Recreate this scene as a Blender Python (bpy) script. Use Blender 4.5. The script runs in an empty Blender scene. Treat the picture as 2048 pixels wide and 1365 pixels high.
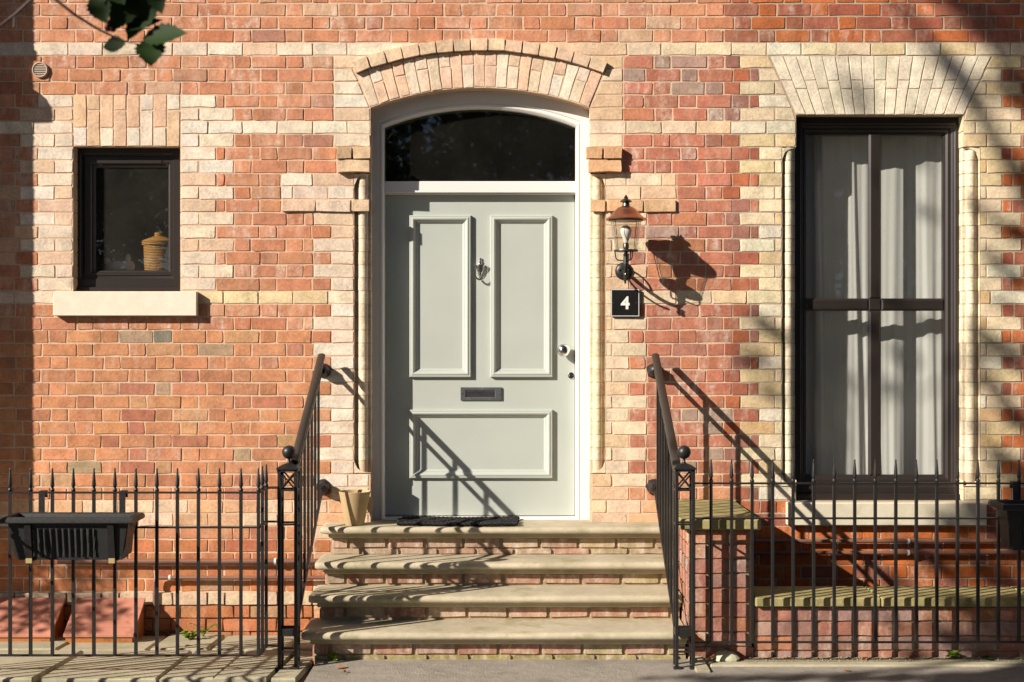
import bpy, math, random
import numpy as np
from mathutils import Vector, Matrix

R = random.Random(7)
scene = bpy.context.scene
COL = scene.collection

# ------------------------------------------------------------------ camera, sky, sun, exposure
DW, F, CX, CY, EYE = 9.19, 2844.0, 1024.0, 682.5, 1.836      # camera stands 9.19 m from the wall face (y = 0)
cam_d = bpy.data.cameras.new('camera'); cam = bpy.data.objects.new('camera', cam_d); COL.objects.link(cam)
cam.location = (0, -DW, EYE); cam.rotation_euler = (math.radians(90), 0, 0)
cam_d.lens = 50; cam_d.sensor_width = 36; cam_d.clip_end = 500; cam_d.clip_start = 0.05
cam_d.dof.use_dof = True; cam_d.dof.focus_distance = 9.1; cam_d.dof.aperture_fstop = 7.0
scene.camera = cam
scene.cycles.diffuse_bounces = 2

SA, SB = 1.50, 0.94          # sunlight runs (SA, 1, -SB): from the left, out of the street, downwards
world = bpy.data.worlds.new('World'); scene.world = world; world.use_nodes = True
nt = world.node_tree
sky = nt.nodes.new('ShaderNodeTexSky'); sky.sky_type = 'NISHITA'; sky.sun_disc = False
sky.sun_elevation = math.atan2(SB, math.hypot(SA, 1)); sky.sun_rotation = math.atan2(-SA, -1.0)
sky.air_density = 0.45; sky.dust_density = 0.6; sky.ozone_density = 0.6
bg = nt.nodes['Background']; bg.inputs['Strength'].default_value = 0.05
nt.links.new(sky.outputs[0], bg.inputs['Color'])
sun_d = bpy.data.lights.new('sun', 'SUN'); sun = bpy.data.objects.new('sun', sun_d); COL.objects.link(sun)
sun_d.energy = 5.0; sun_d.angle = math.radians(0.5); sun_d.color = (1.0, 0.925, 0.83)
sun.rotation_euler = Vector((SA, 1, -SB)).to_track_quat('-Z', 'Y').to_euler()
vs = scene.view_settings
vs.view_transform = 'Standard'; vs.look = 'None'; vs.gamma = 1.0; vs.use_curve_mapping = False
vs.exposure = 0.62

# ------------------------------------------------------------------ helpers
S = DW / F
def X(px, y=0.0): return (px - CX) * (DW + y) / F
def Z(py, y=0.0): return EYE - (py - CY) * (DW + y) / F

def tag(o, label=None, cat=None, group=None, kind=None):
    if label: o['label'] = label
    if cat: o['category'] = cat
    if group: o['group'] = group
    if kind: o['kind'] = kind
    return o
def empty(name, loc=(0, 0, 0)):
    o = bpy.data.objects.new(name, None); o.location = loc; o.empty_display_size = 0.1; COL.objects.link(o); return o
def link(name, me, mat=None, parent=None):
    if mat is not None and not me.materials: me.materials.append(mat)
    o = bpy.data.objects.new(name, me); COL.objects.link(o)
    if parent is not None:
        o.parent = parent
        if parent.parent is None: o.location = -parent.location
    return o

class MB:
    def __init__(s): s.v = []; s.f = []
    def add(s, vs, fs):
        n = len(s.v); s.v += [tuple(p) for p in vs]; s.f += [tuple(i + n for i in f) for f in fs]; return s
    def box(s, x0, x1, y0, y1, z0, z1, c=0.0):
        if c <= 0:
            return s.add([(x0,y0,z0),(x1,y0,z0),(x1,y1,z0),(x0,y1,z0),(x0,y0,z1),(x1,y0,z1),(x1,y1,z1),(x0,y1,z1)],
                  [(0,3,2,1),(4,5,6,7),(0,1,5,4),(1,2,6,5),(2,3,7,6),(3,0,4,7)])
        vs = []; idx = {}
        lo = (x0, y0, z0); hi = (x1, y1, z1)
        for sx in (0, 1):
            for sy in (0, 1):
                for sz in (0, 1):
                    sg = (sx, sy, sz)
                    for a in range(3):
                        p = []
                        for k in range(3):
                            e = hi[k] if sg[k] else lo[k]
                            if k != a: e += -c if sg[k] else c
                            p.append(e)
                        idx[(sg, a)] = len(vs); vs.append(p)
        fs = []
        for a in range(3):
            b, d = (a + 1) % 3, (a + 2) % 3
            for sa in (0, 1):
                q = []
                for (u, w) in ((0, 0), (1, 0), (1, 1), (0, 1)):
                    g = [0, 0, 0]; g[a] = sa; g[b] = u; g[d] = w; q.append(idx[(tuple(g), a)])
                fs.append(q if sa else q[::-1])
        for a in range(3):
            b, d = (a + 1) % 3, (a + 2) % 3
            for u in (0, 1):
                for w in (0, 1):
                    g0 = [0, 0, 0]; g0[b] = u; g0[d] = w; g1 = list(g0); g1[a] = 1
                    g0, g1 = tuple(g0), tuple(g1)
                    q = [idx[(g0, b)], idx[(g1, b)], idx[(g1, d)], idx[(g0, d)]]
                    fs.append(q if (u == w) else q[::-1])
        for sx in (0, 1):
            for sy in (0, 1):
                for sz in (0, 1):
                    g = (sx, sy, sz); q = [idx[(g, 0)], idx[(g, 1)], idx[(g, 2)]]
                    fs.append(q if (sx + sy + sz) % 2 == 1 else q[::-1])
        return s.add(vs, fs)
    def tube(s, pts, r, n=8, caps=True, squash=None):
        pts = [Vector(p) for p in pts]; m = len(pts)
        rs = r if isinstance(r, (list, tuple)) else [r] * m
        vs = []; up = None
        for i, p in enumerate(pts):
            t = (pts[min(i + 1, m - 1)] - pts[max(i - 1, 0)]).normalized()
            if up is None:
                up = Vector((0, 0, 1)) if abs(t.z) < 0.9 else Vector((0, 1, 0))
            a = t.cross(up).normalized(); b = a.cross(t).normalized(); up = b
            for k in range(n):
                an = 2 * math.pi * (k + .5) / n
                vs.append(p + a * (math.cos(an) * rs[i]) + b * (math.sin(an) * rs[i] * (squash or 1)))
        fs = []
        for i in range(m - 1):
            for k in range(n):
                fs.append((i*n + k, i*n + (k+1) % n, (i+1)*n + (k+1) % n, (i+1)*n + k))
        if caps: fs.append(tuple(range(n))[::-1]); fs.append(tuple((m-1)*n + k for k in range(n)))
        return s.add(vs, fs)
    def lathe(s, prof, c=(0, 0, 0), n=24, axis='z'):
        vs = []; fs = []
        for (r, h) in prof:
            for k in range(n):
                a = 2 * math.pi * k / n; u, w = r * math.cos(a), r * math.sin(a)
                if axis == 'z': p = (c[0] + u, c[1] + w, c[2] + h)
                else: p = (c[0] + u, c[1] + h, c[2] + w)
                vs.append(p)
        m = len(prof)
        for i in range(m - 1):
            for k in range(n):
                q = (i*n + k, i*n + (k+1) % n, (i+1)*n + (k+1) % n, (i+1)*n + k)
                fs.append(q if axis == 'z' else q[::-1])
        a, b = tuple(range(n)), tuple((m-1)*n + k for k in range(n))
        if axis == 'z': fs += [a[::-1], b]
        else: fs += [a, b[::-1]]
        return s.add(vs, fs)
    def prism(s, poly, y0, y1):            # poly in (x, z), seen from -y counter-clockwise
        n = len(poly)
        vs = [(x, y0, z) for x, z in poly] + [(x, y1, z) for x, z in poly]
        fs = [tuple(range(n)), tuple(range(n, 2*n))[::-1]]
        for k in range(n): fs.append((k, n + k, n + (k+1) % n, (k+1) % n))
        return s.add(vs, fs)
    def extrude(s, prof, axis, a0, a1):     # prof: 2D loop; axis 'x' -> (y,z) ; 'z' -> (x,y)
        n = len(prof)
        if axis == 'x': vs = [(a0, p[0], p[1]) for p in prof] + [(a1, p[0], p[1]) for p in prof]
        else: vs = [(p[0], p[1], a0) for p in prof] + [(p[0], p[1], a1) for p in prof]
        fs = [tuple(range(n))[::-1], tuple(range(n, 2*n))]
        for k in range(n): fs.append((k, (k+1) % n, n + (k+1) % n, n + k))
        return s.add(vs, fs)
    def loft(s, rings, close=False):         # rings: lists of 3D points, front view counter-clockwise, outer to inner
        n = len(rings[0]); vs = [p for r in rings for p in r]; fs = []
        for i in range(len(rings) - 1):
            for k in range(n):
                fs.append((i*n + k, i*n + (k+1) % n, (i+1)*n + (k+1) % n, (i+1)*n + k))
        if close: fs.append(tuple((len(rings)-1)*n + k for k in range(n)))
        return s.add(vs, fs)
    def mesh(s, name, smooth=None):
        me = bpy.data.meshes.new(name); me.from_pydata(s.v, [], s.f); me.update()
        if smooth:
            me.polygons.foreach_set('use_smooth', [True] * len(me.polygons))
            me.set_sharp_from_angle(angle=math.radians(smooth))
        return me
    def build(s, name, mat, parent=None, smooth=None, bevel=None):
        o = link(name, s.mesh(name, smooth), mat, parent)
        if bevel:
            m = o.modifiers.new('bevel', 'BEVEL'); m.width = bevel; m.segments = 2; m.limit_method = 'ANGLE'
        return o

def rect_ring(x0, x1, z0, z1, i, y):
    return [(x0+i, y, z0+i), (x1-i, y, z0+i), (x1-i, y, z1-i), (x0+i, y, z1-i)]
def copy_tree(o, parent=None):
    c = o.copy(); COL.objects.link(c); c.parent = parent
    for ch in list(o.children): copy_tree(ch, c)
    return c

# ------------------------------------------------------------------ materials
def nodes_of(name):
    m = bpy.data.materials.new(name); m.use_nodes = True
    t = m.node_tree; return m, t, t.nodes['Principled BSDF']
def N(t, typ, **kw):
    n = t.nodes.new(typ)
    for k, v in kw.items(): setattr(n, k, v)
    return n
def mixc(t, fac, a, b, blend='MIX'):
    n = N(t, 'ShaderNodeMix', data_type='RGBA', blend_type=blend)
    for sock, val in ((n.inputs[0], fac), (n.inputs[6], a), (n.inputs[7], b)):
        if isinstance(val, bpy.types.NodeSocket): t.links.new(val, sock)
        elif isinstance(val, (int, float)): sock.default_value = val
        else: sock.default_value = (*val, 1) if len(val) == 3 else val
    return n.outputs[2]
def noise(t, scale, detail=4, rough=0.55, vec=None, stretch=None):
    n = N(t, 'ShaderNodeTexNoise'); n.inputs['Scale'].default_value = scale
    n.inputs['Detail'].default_value = detail; n.inputs['Roughness'].default_value = rough
    if vec is None: vec = N(t, 'ShaderNodeNewGeometry').outputs['Position']
    if stretch:
        mp = N(t, 'ShaderNodeMapping'); mp.inputs['Scale'].default_value = stretch
        t.links.new(vec, mp.inputs['Vector']); vec = mp.outputs[0]
    t.links.new(vec, n.inputs['Vector']); return n.outputs['Fac']
def ramp(t, fac, a, b, lo=0.0, hi=1.0):
    n = N(t, 'ShaderNodeMapRange'); n.inputs['From Min'].default_value = a; n.inputs['From Max'].default_value = b
    n.inputs['To Min'].default_value = lo; n.inputs['To Max'].default_value = hi
    t.links.new(fac, n.inputs['Value']); return n.outputs[0]
def math_n(t, op, a, b):
    n = N(t, 'ShaderNodeMath', operation=op)
    for sock, val in zip(n.inputs, (a, b)):
        if isinstance(val, bpy.types.NodeSocket): t.links.new(val, sock)
        else: sock.default_value = val
    return n.outputs[0]
def bump(t, bsdf, height, strength=0.5, dist=0.002):
    b = N(t, 'ShaderNodeBump'); b.inputs['Strength'].default_value = strength; b.inputs['Distance'].default_value = dist
    t.links.new(height, b.inputs['Height']); t.links.new(b.outputs[0], bsdf.inputs['Normal'])

def brick_material():
    m, t, p = nodes_of('fired_brick')
    oi = N(t, 'ShaderNodeObjectInfo'); at = N(t, 'ShaderNodeVertexColor', layer_name='tint')
    base = mixc(t, 1.0, oi.outputs['Color'], at.outputs['Color'], 'MULTIPLY')
    age = math_n(t, 'MULTIPLY', oi.outputs['Alpha'], at.outputs['Alpha'])
    n1 = noise(t, 11, 3); n2 = noise(t, 55, 5, .65); n3 = noise(t, 240, 3, .7)
    v = math_n(t, 'ADD', ramp(t, n1, .3, .7, -.2, .2), ramp(t, n2, .3, .72, -.2, .2))
    v = math_n(t, 'ADD', v, 1.0)
    c = N(t, 'ShaderNodeVectorMath', operation='SCALE'); t.links.new(base, c.inputs[0]); t.links.new(v, c.inputs['Scale'])
    big = noise(t, .9, 4, .6)
    v = math_n(t, 'MULTIPLY', v, ramp(t, big, .3, .7, .88, 1.1)); t.links.new(v, c.inputs['Scale'])
    # pale lime bloom and kiln marks, mostly upright streaks
    st = noise(t, 1.0, 4, .6, stretch=(17, 17, 5)); bl = noise(t, 30, 5, .65)
    f = math_n(t, 'MULTIPLY', ramp(t, st, .44, .68, 0, .95), ramp(t, bl, .36, .60)); f = math_n(t, 'MULTIPLY', f, age)
    col = mixc(t, f, c.outputs[0], (.74, .59, .47))
    # soot and rain marks that run over several courses
    so = noise(t, 1.0, 5, .65, stretch=(3.2, 3.2, 1.1)); sf = noise(t, 34, 4, .6)
    col = mixc(t, math_n(t, 'MULTIPLY', ramp(t, so, .52, .72, 0, .5), ramp(t, sf, .35, .65)), col, (.16, .10, .065))
    # dark firing pits
    pit = noise(t, 95, 2, .4); pf = ramp(t, pit, .71, .80, 0, .4)
    col = mixc(t, pf, col, (.12, .06, .04))
    t.links.new(col, p.inputs['Base Color']); p.inputs['Roughness'].default_value = .88
    p.inputs['Specular IOR Level'].default_value = .25
    h = math_n(t, 'ADD', math_n(t, 'MULTIPLY', n2, 1.2), math_n(t, 'MULTIPLY', n3, .5))
    h = math_n(t, 'ADD', h, math_n(t, 'MULTIPLY', n1, 1.0)); h = math_n(t, 'SUBTRACT', h, math_n(t, 'MULTIPLY', pf, 1.5))
    bump(t, p, h, .8, .0034)
    return m
M_BRICK = brick_material()

def sandy(name, col, col2, sc=6, rough=.9, bs=.7, bd=.003, fine=180, moss=None, grain=.35):
    m, t, p = nodes_of(name)
    n1 = noise(t, sc, 4); n2 = noise(t, fine, 4, .7); n3 = noise(t, sc * 7, 4, .6)
    c = mixc(t, ramp(t, n1, .35, .65), col, col2)
    c = mixc(t, ramp(t, n2, .3, .75, 0, grain), c, tuple(x * .62 for x in col))
    c = mixc(t, ramp(t, n3, .45, .75, 0, .3), c, tuple(min(1, x * 1.25) for x in col2))
    if moss:
        g = noise(t, moss[1], 5, .65); c = mixc(t, ramp(t, g, moss[2], moss[2] + .14, 0, moss[3]), c, moss[0])
    t.links.new(c, p.inputs['Base Color']); p.inputs['Roughness'].default_value = rough
    p.inputs['Specular IOR Level'].default_value = .2
    bump(t, p, math_n(t, 'ADD', n2, math_n(t, 'MULTIPLY', n3, 1.5)), bs, bd)
    return m
M_MORTAR = sandy('lime_mortar_warm', (.64, .43, .285), (.69, .51, .36), 4)
M_MORTAR2 = sandy('lime_mortar_grey', (.42, .33, .235), (.50, .39, .275), 4)
M_DARKMORTAR = sandy('old_mortar', (.36, .28, .19), (.44, .32, .2), 6, moss=((.16, .15, .05), 5, .52, .6))
M_STEP = sandy('sandstone_step', (.43, .37, .255), (.56, .485, .35), 3.2, .85, .6, .0025, 150, moss=((.27, .25, .11), 4.5, .52, .6))
M_SILL = sandy('painted_stone_cream', (.76, .69, .54), (.80, .73, .58), 2, .7, .25, .001, 120)
M_SILL2 = sandy('stone_sill_worn', (.62, .55, .40), (.70, .63, .48), 2.5, .8, .4, .0015, 120, moss=((.32, .27, .12), 4, .58, .5))
M_COPE = sandy('mossy_coping', (.33, .28, .125), (.40, .33, .155), 3, .9, .6, .003, 160, moss=((.16, .15, .05), 6, .46, .7))
M_SLAB = sandy('flagstone', (.40, .36, .25), (.50, .44, .31), 2.5, .9, .6, .004, 120, moss=((.27, .28, .12), 4, .54, .6))
M_TARMAC = sandy('tarmac', (.36, .32, .265), (.43, .38, .315), 1.6, .92, 1.0, .007, 95, moss=((.17, .15, .12), 2.5, .55, .5), grain=1.0)
M_ASPHALT = sandy('asphalt', (.045, .042, .04), (.06, .055, .05), 2, .9, 1, .006, 75)
M_SOIL = sandy('soil', (.13, .085, .05), (.17, .11, .07), 5, .95, 1, .01, 70)
M_GRAVEL = sandy('grit', (.30, .27, .17), (.38, .33, .22), 9, .95, 1, .008, 90)

def paint(name, col, rough=.45, var=.06, bs=.12, spec=.5, wear=None, bscale=60):
    m, t, p = nodes_of(name)
    n1 = noise(t, 3, 4); n2 = noise(t, bscale, 4, .6)
    c = mixc(t, ramp(t, n1, .3, .7), tuple(x * (1 - var) for x in col), tuple(min(1, x * (1 + var)) for x in col))
    if wear:
        w = noise(t, wear[1], 5, .7); c = mixc(t, ramp(t, w, wear[2], wear[2] + .06, 0, wear[3]), c, wear[0])
    t.links.new(c, p.inputs['Base Color'])
    dr_ = .1 if bs else .015
    t.links.new(ramp(t, n2, .3, .7, max(.05, rough - dr_), min(1, rough + dr_)), p.inputs['Roughness'])
    p.inputs['Specular IOR Level'].default_value = spec
    if bs: bump(t, p, n2, bs, .001)
    return m
M_WHITE = paint('white_gloss_paint', (.79, .765, .72), .35, .02, .1)
M_DOOR = paint('sage_door_paint', (.455, .48, .425), .42, .035, .1)
M_UPVC = paint('brown_window_frame', (.025, .019, .016), .34, .08, 0.0, .5)
M_IRON = paint('black_iron_paint', (.017, .015, .014), .42, .15, .35, .5, wear=((.16, .14, .12), 60, .68, .5))
M_RAIL = paint('brown_black_handrail', (.038, .030, .024), .42, .15, .2, .5)
M_PLASTIC = paint('black_plastic', (.022, .022, .021), .48, .15, .2, .45, wear=((.12, .12, .11), 30, .64, .35))
M_PIPE = paint('brown_pipe', (.20, .095, .065), .5, .2, .2)
M_WCLIP = paint('white_plastic', (.72, .70, .66), .4)
M_GREYPIPE = paint('grey_pipe', (.17, .15, .13), .5, .15)
M_VENT = paint('taupe_vent', (.50, .40, .31), .5)
M_BLACK = paint('flat_black', (.006, .006, .006), .9)
M_HATCH = paint('terracotta_boards', (.50, .205, .135), .62, .12, .4, .35, wear=((.30, .12, .07), 9, .58, .6))
M_HATCHSIDE = paint('orange_timber', (.42, .15, .035), .6, .2, .4, .35, wear=((.2, .07, .03), 11, .55, .6))
M_POT = sandy('bamboo_plant_pot', (.45, .32, .165), (.51, .37, .20), 9, .7, .2, .0008, 200)
M_ROPE = sandy('black_rope', (.022, .02, .02), (.04, .037, .035), 30, .9, 1, .004, 220)
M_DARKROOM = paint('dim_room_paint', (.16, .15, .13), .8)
M_PALEROOM = paint('pale_bounce_paint', (.55, .53, .47), .8)
M_BULB = paint('opal_bulb', (.80, .78, .72), .25)
M_PLATE = paint('black_plate', (.012, .011, .010), .3, .2, 0, .5, wear=((.10, .09, .08), 30, .66, .25))
M_PLATEWHITE = paint('white_plate_paint', (.78, .76, .70), .5)
M_BARK = sandy('bark', (.10, .07, .045), (.14, .10, .07), 8, .9, 1, .01, 40)
M_TWIG = paint('twig_bark', (.07, .045, .035), .7)
M_BERRY = paint('dark_berry', (.10, .02, .02), .3)
M_YELLOWTIP = paint('worn_yellow_tip', (.42, .31, .12), .7)
M_DRYLEAF = paint('dry_leaf', (.30, .14, .05), .7, .35)
M_STONE = sandy('pale_lump', (.50, .49, .32), (.58, .56, .40), 12, .9, .6, .004)

def metal(name, col, rough):
    m, t, p = nodes_of(name)
    n1 = noise(t, 14, 4); n2 = noise(t, 90, 3)
    c = mixc(t, ramp(t, n1, .3, .7), col, tuple(x * .72 for x in col))
    t.links.new(c, p.inputs['Base Color']); p.inputs['Metallic'].default_value = 1
    t.links.new(ramp(t, n2, .3, .7, rough * .88, rough * 1.12), p.inputs['Roughness']); return m
M_CHROME = metal('chrome', (.82, .80, .77), .07)
M_DULLCHROME = metal('dull_chrome', (.42, .43, .44), .30)
M_PLATEMETAL = paint('worn_steel_plate', (.085, .088, .09), .36, .3, .0, .8, wear=((.30, .29, .27), 45, .60, .5))
M_COPPER = metal('copper', (.60, .30, .19), .34)
M_PEWTER = metal('dark_pewter', (.14, .13, .12), .35)

def glass(name, tint=(1, 1, 1), refl=1.0, rough=0.0, dust_haze=0.0):
    m = bpy.data.materials.new(name); m.use_nodes = True; t = m.node_tree; t.nodes.clear()
    out = N(t, 'ShaderNodeOutputMaterial'); tr = N(t, 'ShaderNodeBsdfTransparent'); gl = N(t, 'ShaderNodeBsdfGlossy')
    tr.inputs['Color'].default_value = (*tint, 1); gl.inputs['Roughness'].default_value = rough
    fr = N(t, 'ShaderNodeLayerWeight')            # Schlick reflectance, the same from both sides of the pane
    f = math_n(t, 'ADD', math_n(t, 'MULTIPLY', math_n(t, 'POWER', fr.outputs['Facing'], 5.0), .95), .042); f = math_n(t, 'MULTIPLY', f, refl)
    mx = N(t, 'ShaderNodeMixShader'); t.links.new(f, mx.inputs[0]); t.links.new(tr.outputs[0], mx.inputs[1]); t.links.new(gl.outputs[0], mx.inputs[2])
    last = mx.outputs[0]
    if dust_haze:
        df = N(t, 'ShaderNodeBsdfDiffuse'); df.inputs['Color'].default_value = (.6, .56, .48, 1)
        sp = noise(t, 110, 1, .3); fine = noise(t, 4, 3)
        fac = math_n(t, 'ADD', ramp(t, sp, .77, .82, 0, .10), ramp(t, fine, .3, .75, dust_haze * .5, dust_haze))  # even grey haze put into the colour for reflections; the specks are dust
        mx2 = N(t, 'ShaderNodeMixShader'); t.links.new(fac, mx2.inputs[0]); t.links.new(last, mx2.inputs[1]); t.links.new(df.outputs[0], mx2.inputs[2]); last = mx2.outputs[0]
    t.links.new(last, out.inputs['Surface']); return m
M_GLASS = glass('window_glass', (.95, .955, .94), 1.3, 0, .022)
M_GLASSD = glass('fanlight_glass', (.62, .64, .60), 2.0, 0.02, .012)
M_LAMPGLASS = glass('lantern_glass', (.9, .88, .84), 1.3, .02, .02)

def leaf_mat(name, c1, c2, trans=.35):
    m = bpy.data.materials.new(name); m.use_nodes = True; t = m.node_tree; p = t.nodes['Principled BSDF']; out = t.nodes['Material Output']
    n1 = noise(t, 5, 3); c = mixc(t, ramp(t, n1, .3, .7), c1, c2)
    t.links.new(c, p.inputs['Base Color']); p.inputs['Roughness'].default_value = .6; p.inputs['Specular IOR Level'].default_value = .15
    tl = N(t, 'ShaderNodeBsdfTranslucent'); t.links.new(c, tl.inputs['Color'])
    mx = N(t, 'ShaderNodeMixShader'); mx.inputs[0].default_value = trans
    t.links.new(p.outputs[0], mx.inputs[1]); t.links.new(tl.outputs[0], mx.inputs[2]); t.links.new(mx.outputs[0], out.inputs['Surface']); return m
M_LEAF = leaf_mat('tree_leaf', (.035, .06, .02), (.07, .09, .03))
M_HOLLY = leaf_mat('holly_leaf', (.014, .032, .008), (.03, .055, .013), .22)
M_WEED = leaf_mat('weed_leaf', (.12, .22, .03), (.30, .32, .05), .4)
def curtain_mat():
    m = bpy.data.materials.new('sheer_curtain'); m.use_nodes = True; t = m.node_tree; t.nodes.clear()
    out = N(t, 'ShaderNodeOutputMaterial'); d = N(t, 'ShaderNodeBsdfDiffuse'); tl = N(t, 'ShaderNodeBsdfTranslucent'); tr = N(t, 'ShaderNodeBsdfTransparent')
    d.inputs['Color'].default_value = (.88, .87, .84, 1); tl.inputs['Color'].default_value = (.86, .85, .82, 1)
    a = N(t, 'ShaderNodeMixShader'); a.inputs[0].default_value = .35; t.links.new(d.outputs[0], a.inputs[1]); t.links.new(tl.outputs[0], a.inputs[2])
    b = N(t, 'ShaderNodeMixShader'); w = noise(t, 900, 2, .5, stretch=(1, 1, .25)); t.links.new(ramp(t, w, .3, .7, .01, .09), b.inputs[0])
    t.links.new(a.outputs[0], b.inputs[1]); t.links.new(tr.outputs[0], b.inputs[2]); t.links.new(b.outputs[0], out.inputs['Surface']); return m
M_CURTAIN = curtain_mat()
def wicker_mat():
    m, t, p = nodes_of('wicker'); w = N(t, 'ShaderNodeTexWave', wave_type='BANDS', bands_direction='Z')
    w.inputs['Scale'].default_value = 30; w.inputs['Distortion'].default_value = 2
    t.links.new(N(t, 'ShaderNodeNewGeometry').outputs['Position'], w.inputs['Vector'])
    c = mixc(t, w.outputs['Fac'], (.26, .115, .025), (.52, .26, .05)); t.links.new(c, p.inputs['Base Color']); p.inputs['Roughness'].default_value = .6
    bump(t, p, w.outputs['Fac'], 1, .004); return m
M_WICKER = wicker_mat()

# ------------------------------------------------------------------ ground
ROW0, PITCH = 6.8, 26.15
def build_ground():
    tag(MB().box(-150, 150, -150, 8, -.6, -.16).build('ground', M_SOIL), kind='structure')
    m = MB(); m.box(-1.12, 40, -1.86, -.95, -.2, 0.0); m.box(-40, -1.121, -1.86, -1.53, -.2, -.004)
    tag(MB().box(-60, 60, -1.98, -1.861, -.2, .004, .012).build('road_kerb', M_SLAB), kind='structure')
    tag(MB().box(-100, 100, -140, -1.981, -.25, -.11).build('road', M_ASPHALT), kind='structure')  # unseen dark road, brought near the wall to cut bounce light
    tag(m.build('tarmac_path', M_TARMAC), kind='structure')
    base = tag(MB().add([(-8, -1.53, -.02), (-1.13, -1.53, -.02), (-1.13, 0, -.09), (-8, 0, -.09)], [(0, 1, 2, 3)]).build('paved_yard', M_SOIL), kind='structure')
    def slab(xa, xb, ya, yb, xs=0.0):
        def zz(y): return .018 + (y + 1.53) * (-.07 / 1.53)
        h = R.uniform(-.006, .006); c = .008
        top = [(xa + c + xs, ya + c), (xb - c + xs, ya + c), (xb - c, yb - c), (xa + c, yb - c)]
        bot = [(xa + xs, ya), (xb + xs, ya), (xb, yb), (xa, yb)]
        j = [R.uniform(-.008, .008) for _ in range(8)]
        vs = [(x + j[i], y + j[i+4], zz(y) + h) for i, (x, y) in enumerate(top)] + [(x, y, zz(y) + h - .01) for x, y in bot] + [(x, y, zz(y) - .09) for x, y in bot]
        fs = [(0,1,2,3)] + [(4+k, 4+(k+1)%4, (k+1)%4, k) for k in range(4)] + [(8+k, 8+(k+1)%4, 4+(k+1)%4, 4+k) for k in range(4)]
        MB().add(vs, fs).build('flagstone', M_SLAB, base)
    xs = [-6.2, -5.3, -4.6, -3.9, -3.22, -2.57, -1.915, -1.6, -1.29, -1.135]
    for a, b in zip(xs[:-1], xs[1:]): slab(a + .012, b - .012, -1.5, -.62, R.uniform(-.03, .0))
    xs = [-6.2, -5.0, -4.1, -3.3, -2.75, -2.2, -1.83, -1.35, -1.135]
    for a, b in zip(xs[:-1], xs[1:]): slab(a + .012, b - .012, -.595, -.07)
    # grit beside the low wall, with an edging line
    tag(MB().box(1.1, 6, -1.09, -.9, -.05, .006).build('grit_strip', M_GRAVEL), kind='structure')
    tag(MB().box(1.12, 6, -1.18, -1.10, -.05, .012, .006).build('edging_kerb', M_SLAB), kind='structure')
    tag(MB().box(1.02, 1.1, -1.32, -.93, -.05, .014, .005).build('edging_kerb', M_SLAB), kind='structure')
    tag(MB().box(1.02, 1.1, -.929, 0, -.3, -.04).build('grit_strip', M_SOIL), kind='structure')
build_ground()

# ------------------------------------------------------------------ house walls
house = tag(empty('brick_house', (0, 0, 0)), 'terraced house front of weathered red and buff brick round the sage door', 'house')
next_house = tag(empty('brick_house', (X(1462), 0, 0)), 'adjoining house front of orange and cream brick round the tall curtained window', 'house')
XB = X(1462)
REV = .26

ACX, ACY, AR = 959.0, 795.0, 619.0
def jamb_l(y):
    if y < 128 and 795 - y < 718: return ACX - math.sqrt(718**2 - (795 - y)**2)
    if y < 77: return ACX
    if y < 150: return 701 + (y - 128) * 9 / 22
    if y < 215: return 710 + (y - 150) * 29 / 65
    return 741
def jamb_r(y): return 2 * ACX - jamb_l(y) + (0 if y < 215 else 1)
def win_l(y): return 1538 + (y - 112) * 52 / 117 if y < 229 else 1592
def win_r(y): return 1985 - (y - 112) * 57 / 117 if y < 229 else 1928

MW = .0038     # depth of the mortar face behind the brick faces
def build_wall(parent, x0, x1, mat, holes, slots=()):
    """mortar face with openings (holes: x0, x1, z0, z1[, 'arch']) and slots that the moulded jambs fill"""
    m = MB(); zt, zb = 6.5, -.3
    xs = sorted({x0, x1} | {h[k] for h in holes for k in (0, 1)} | {h[k] for h in slots for k in (0, 1)})
    def rect(a, b, lo, hi): m.add([(a, MW, lo), (b, MW, lo), (b, MW, hi), (a, MW, hi)], [(0, 1, 2, 3)])
    for a, b in zip(xs[:-1], xs[1:]):
        hs = [h for h in holes if h[0] <= a + 1e-6 and h[1] >= b - 1e-6]; sl = [h for h in slots if h[0] <= a + 1e-6 and h[1] >= b - 1e-6]
        if not hs:
            lo = zb
            for q in sorted(sl, key=lambda q: q[2]):
                if q[2] > lo: rect(a, b, lo, q[2])
                lo = q[3]
            rect(a, b, lo, zt); continue
        h = hs[0]; rect(a, b, zb, h[2])
        m.add([(a, MW, h[2]), (b, MW, h[2]), (b, REV, h[2]), (a, REV, h[2])], [(0, 1, 2, 3)])
        if len(h) == 4: top = [(a, h[3]), (b, h[3])]
        else:
            n = 28; top = []
            for k in range(n + 1):
                px = 741 + (1181 - 741) * k / n; top.append((X(px), Z(ACY - math.sqrt(AR**2 - min(AR, abs(px - ACX))**2))))
        for (xa, za), (xb, zb2) in zip(top[:-1], top[1:]):
            m.add([(xa, MW, za), (xb, MW, zb2), (xb, MW, zt), (xa, MW, zt)], [(0, 1, 2, 3)])
            m.add([(xa, MW, za), (xa, REV, za), (xb, REV, zb2), (xb, MW, zb2)], [(0, 1, 2, 3)])
        for xx, tz, lft in ((a, top[0][1], True), (b, top[-1][1], False)):
            segs = [(h[2], tz)]
            for q in slots:
                if abs((q[1] if lft else q[0]) - xx) < 1e-6: segs = [(h[2], q[2]), (q[3], tz)]
            for lo, hi in segs: m.add([(xx, MW, lo), (xx, REV, lo), (xx, REV, hi), (xx, MW, hi)], [(0, 1, 2, 3)])
            if len(segs) == 2: m.add([(xx, .1, segs[0][1]), (xx, REV, segs[0][1]), (xx, REV, segs[1][0]), (xx, .1, segs[1][0])], [(0, 1, 2, 3)])
    return m.build('wall', mat, parent)
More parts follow.
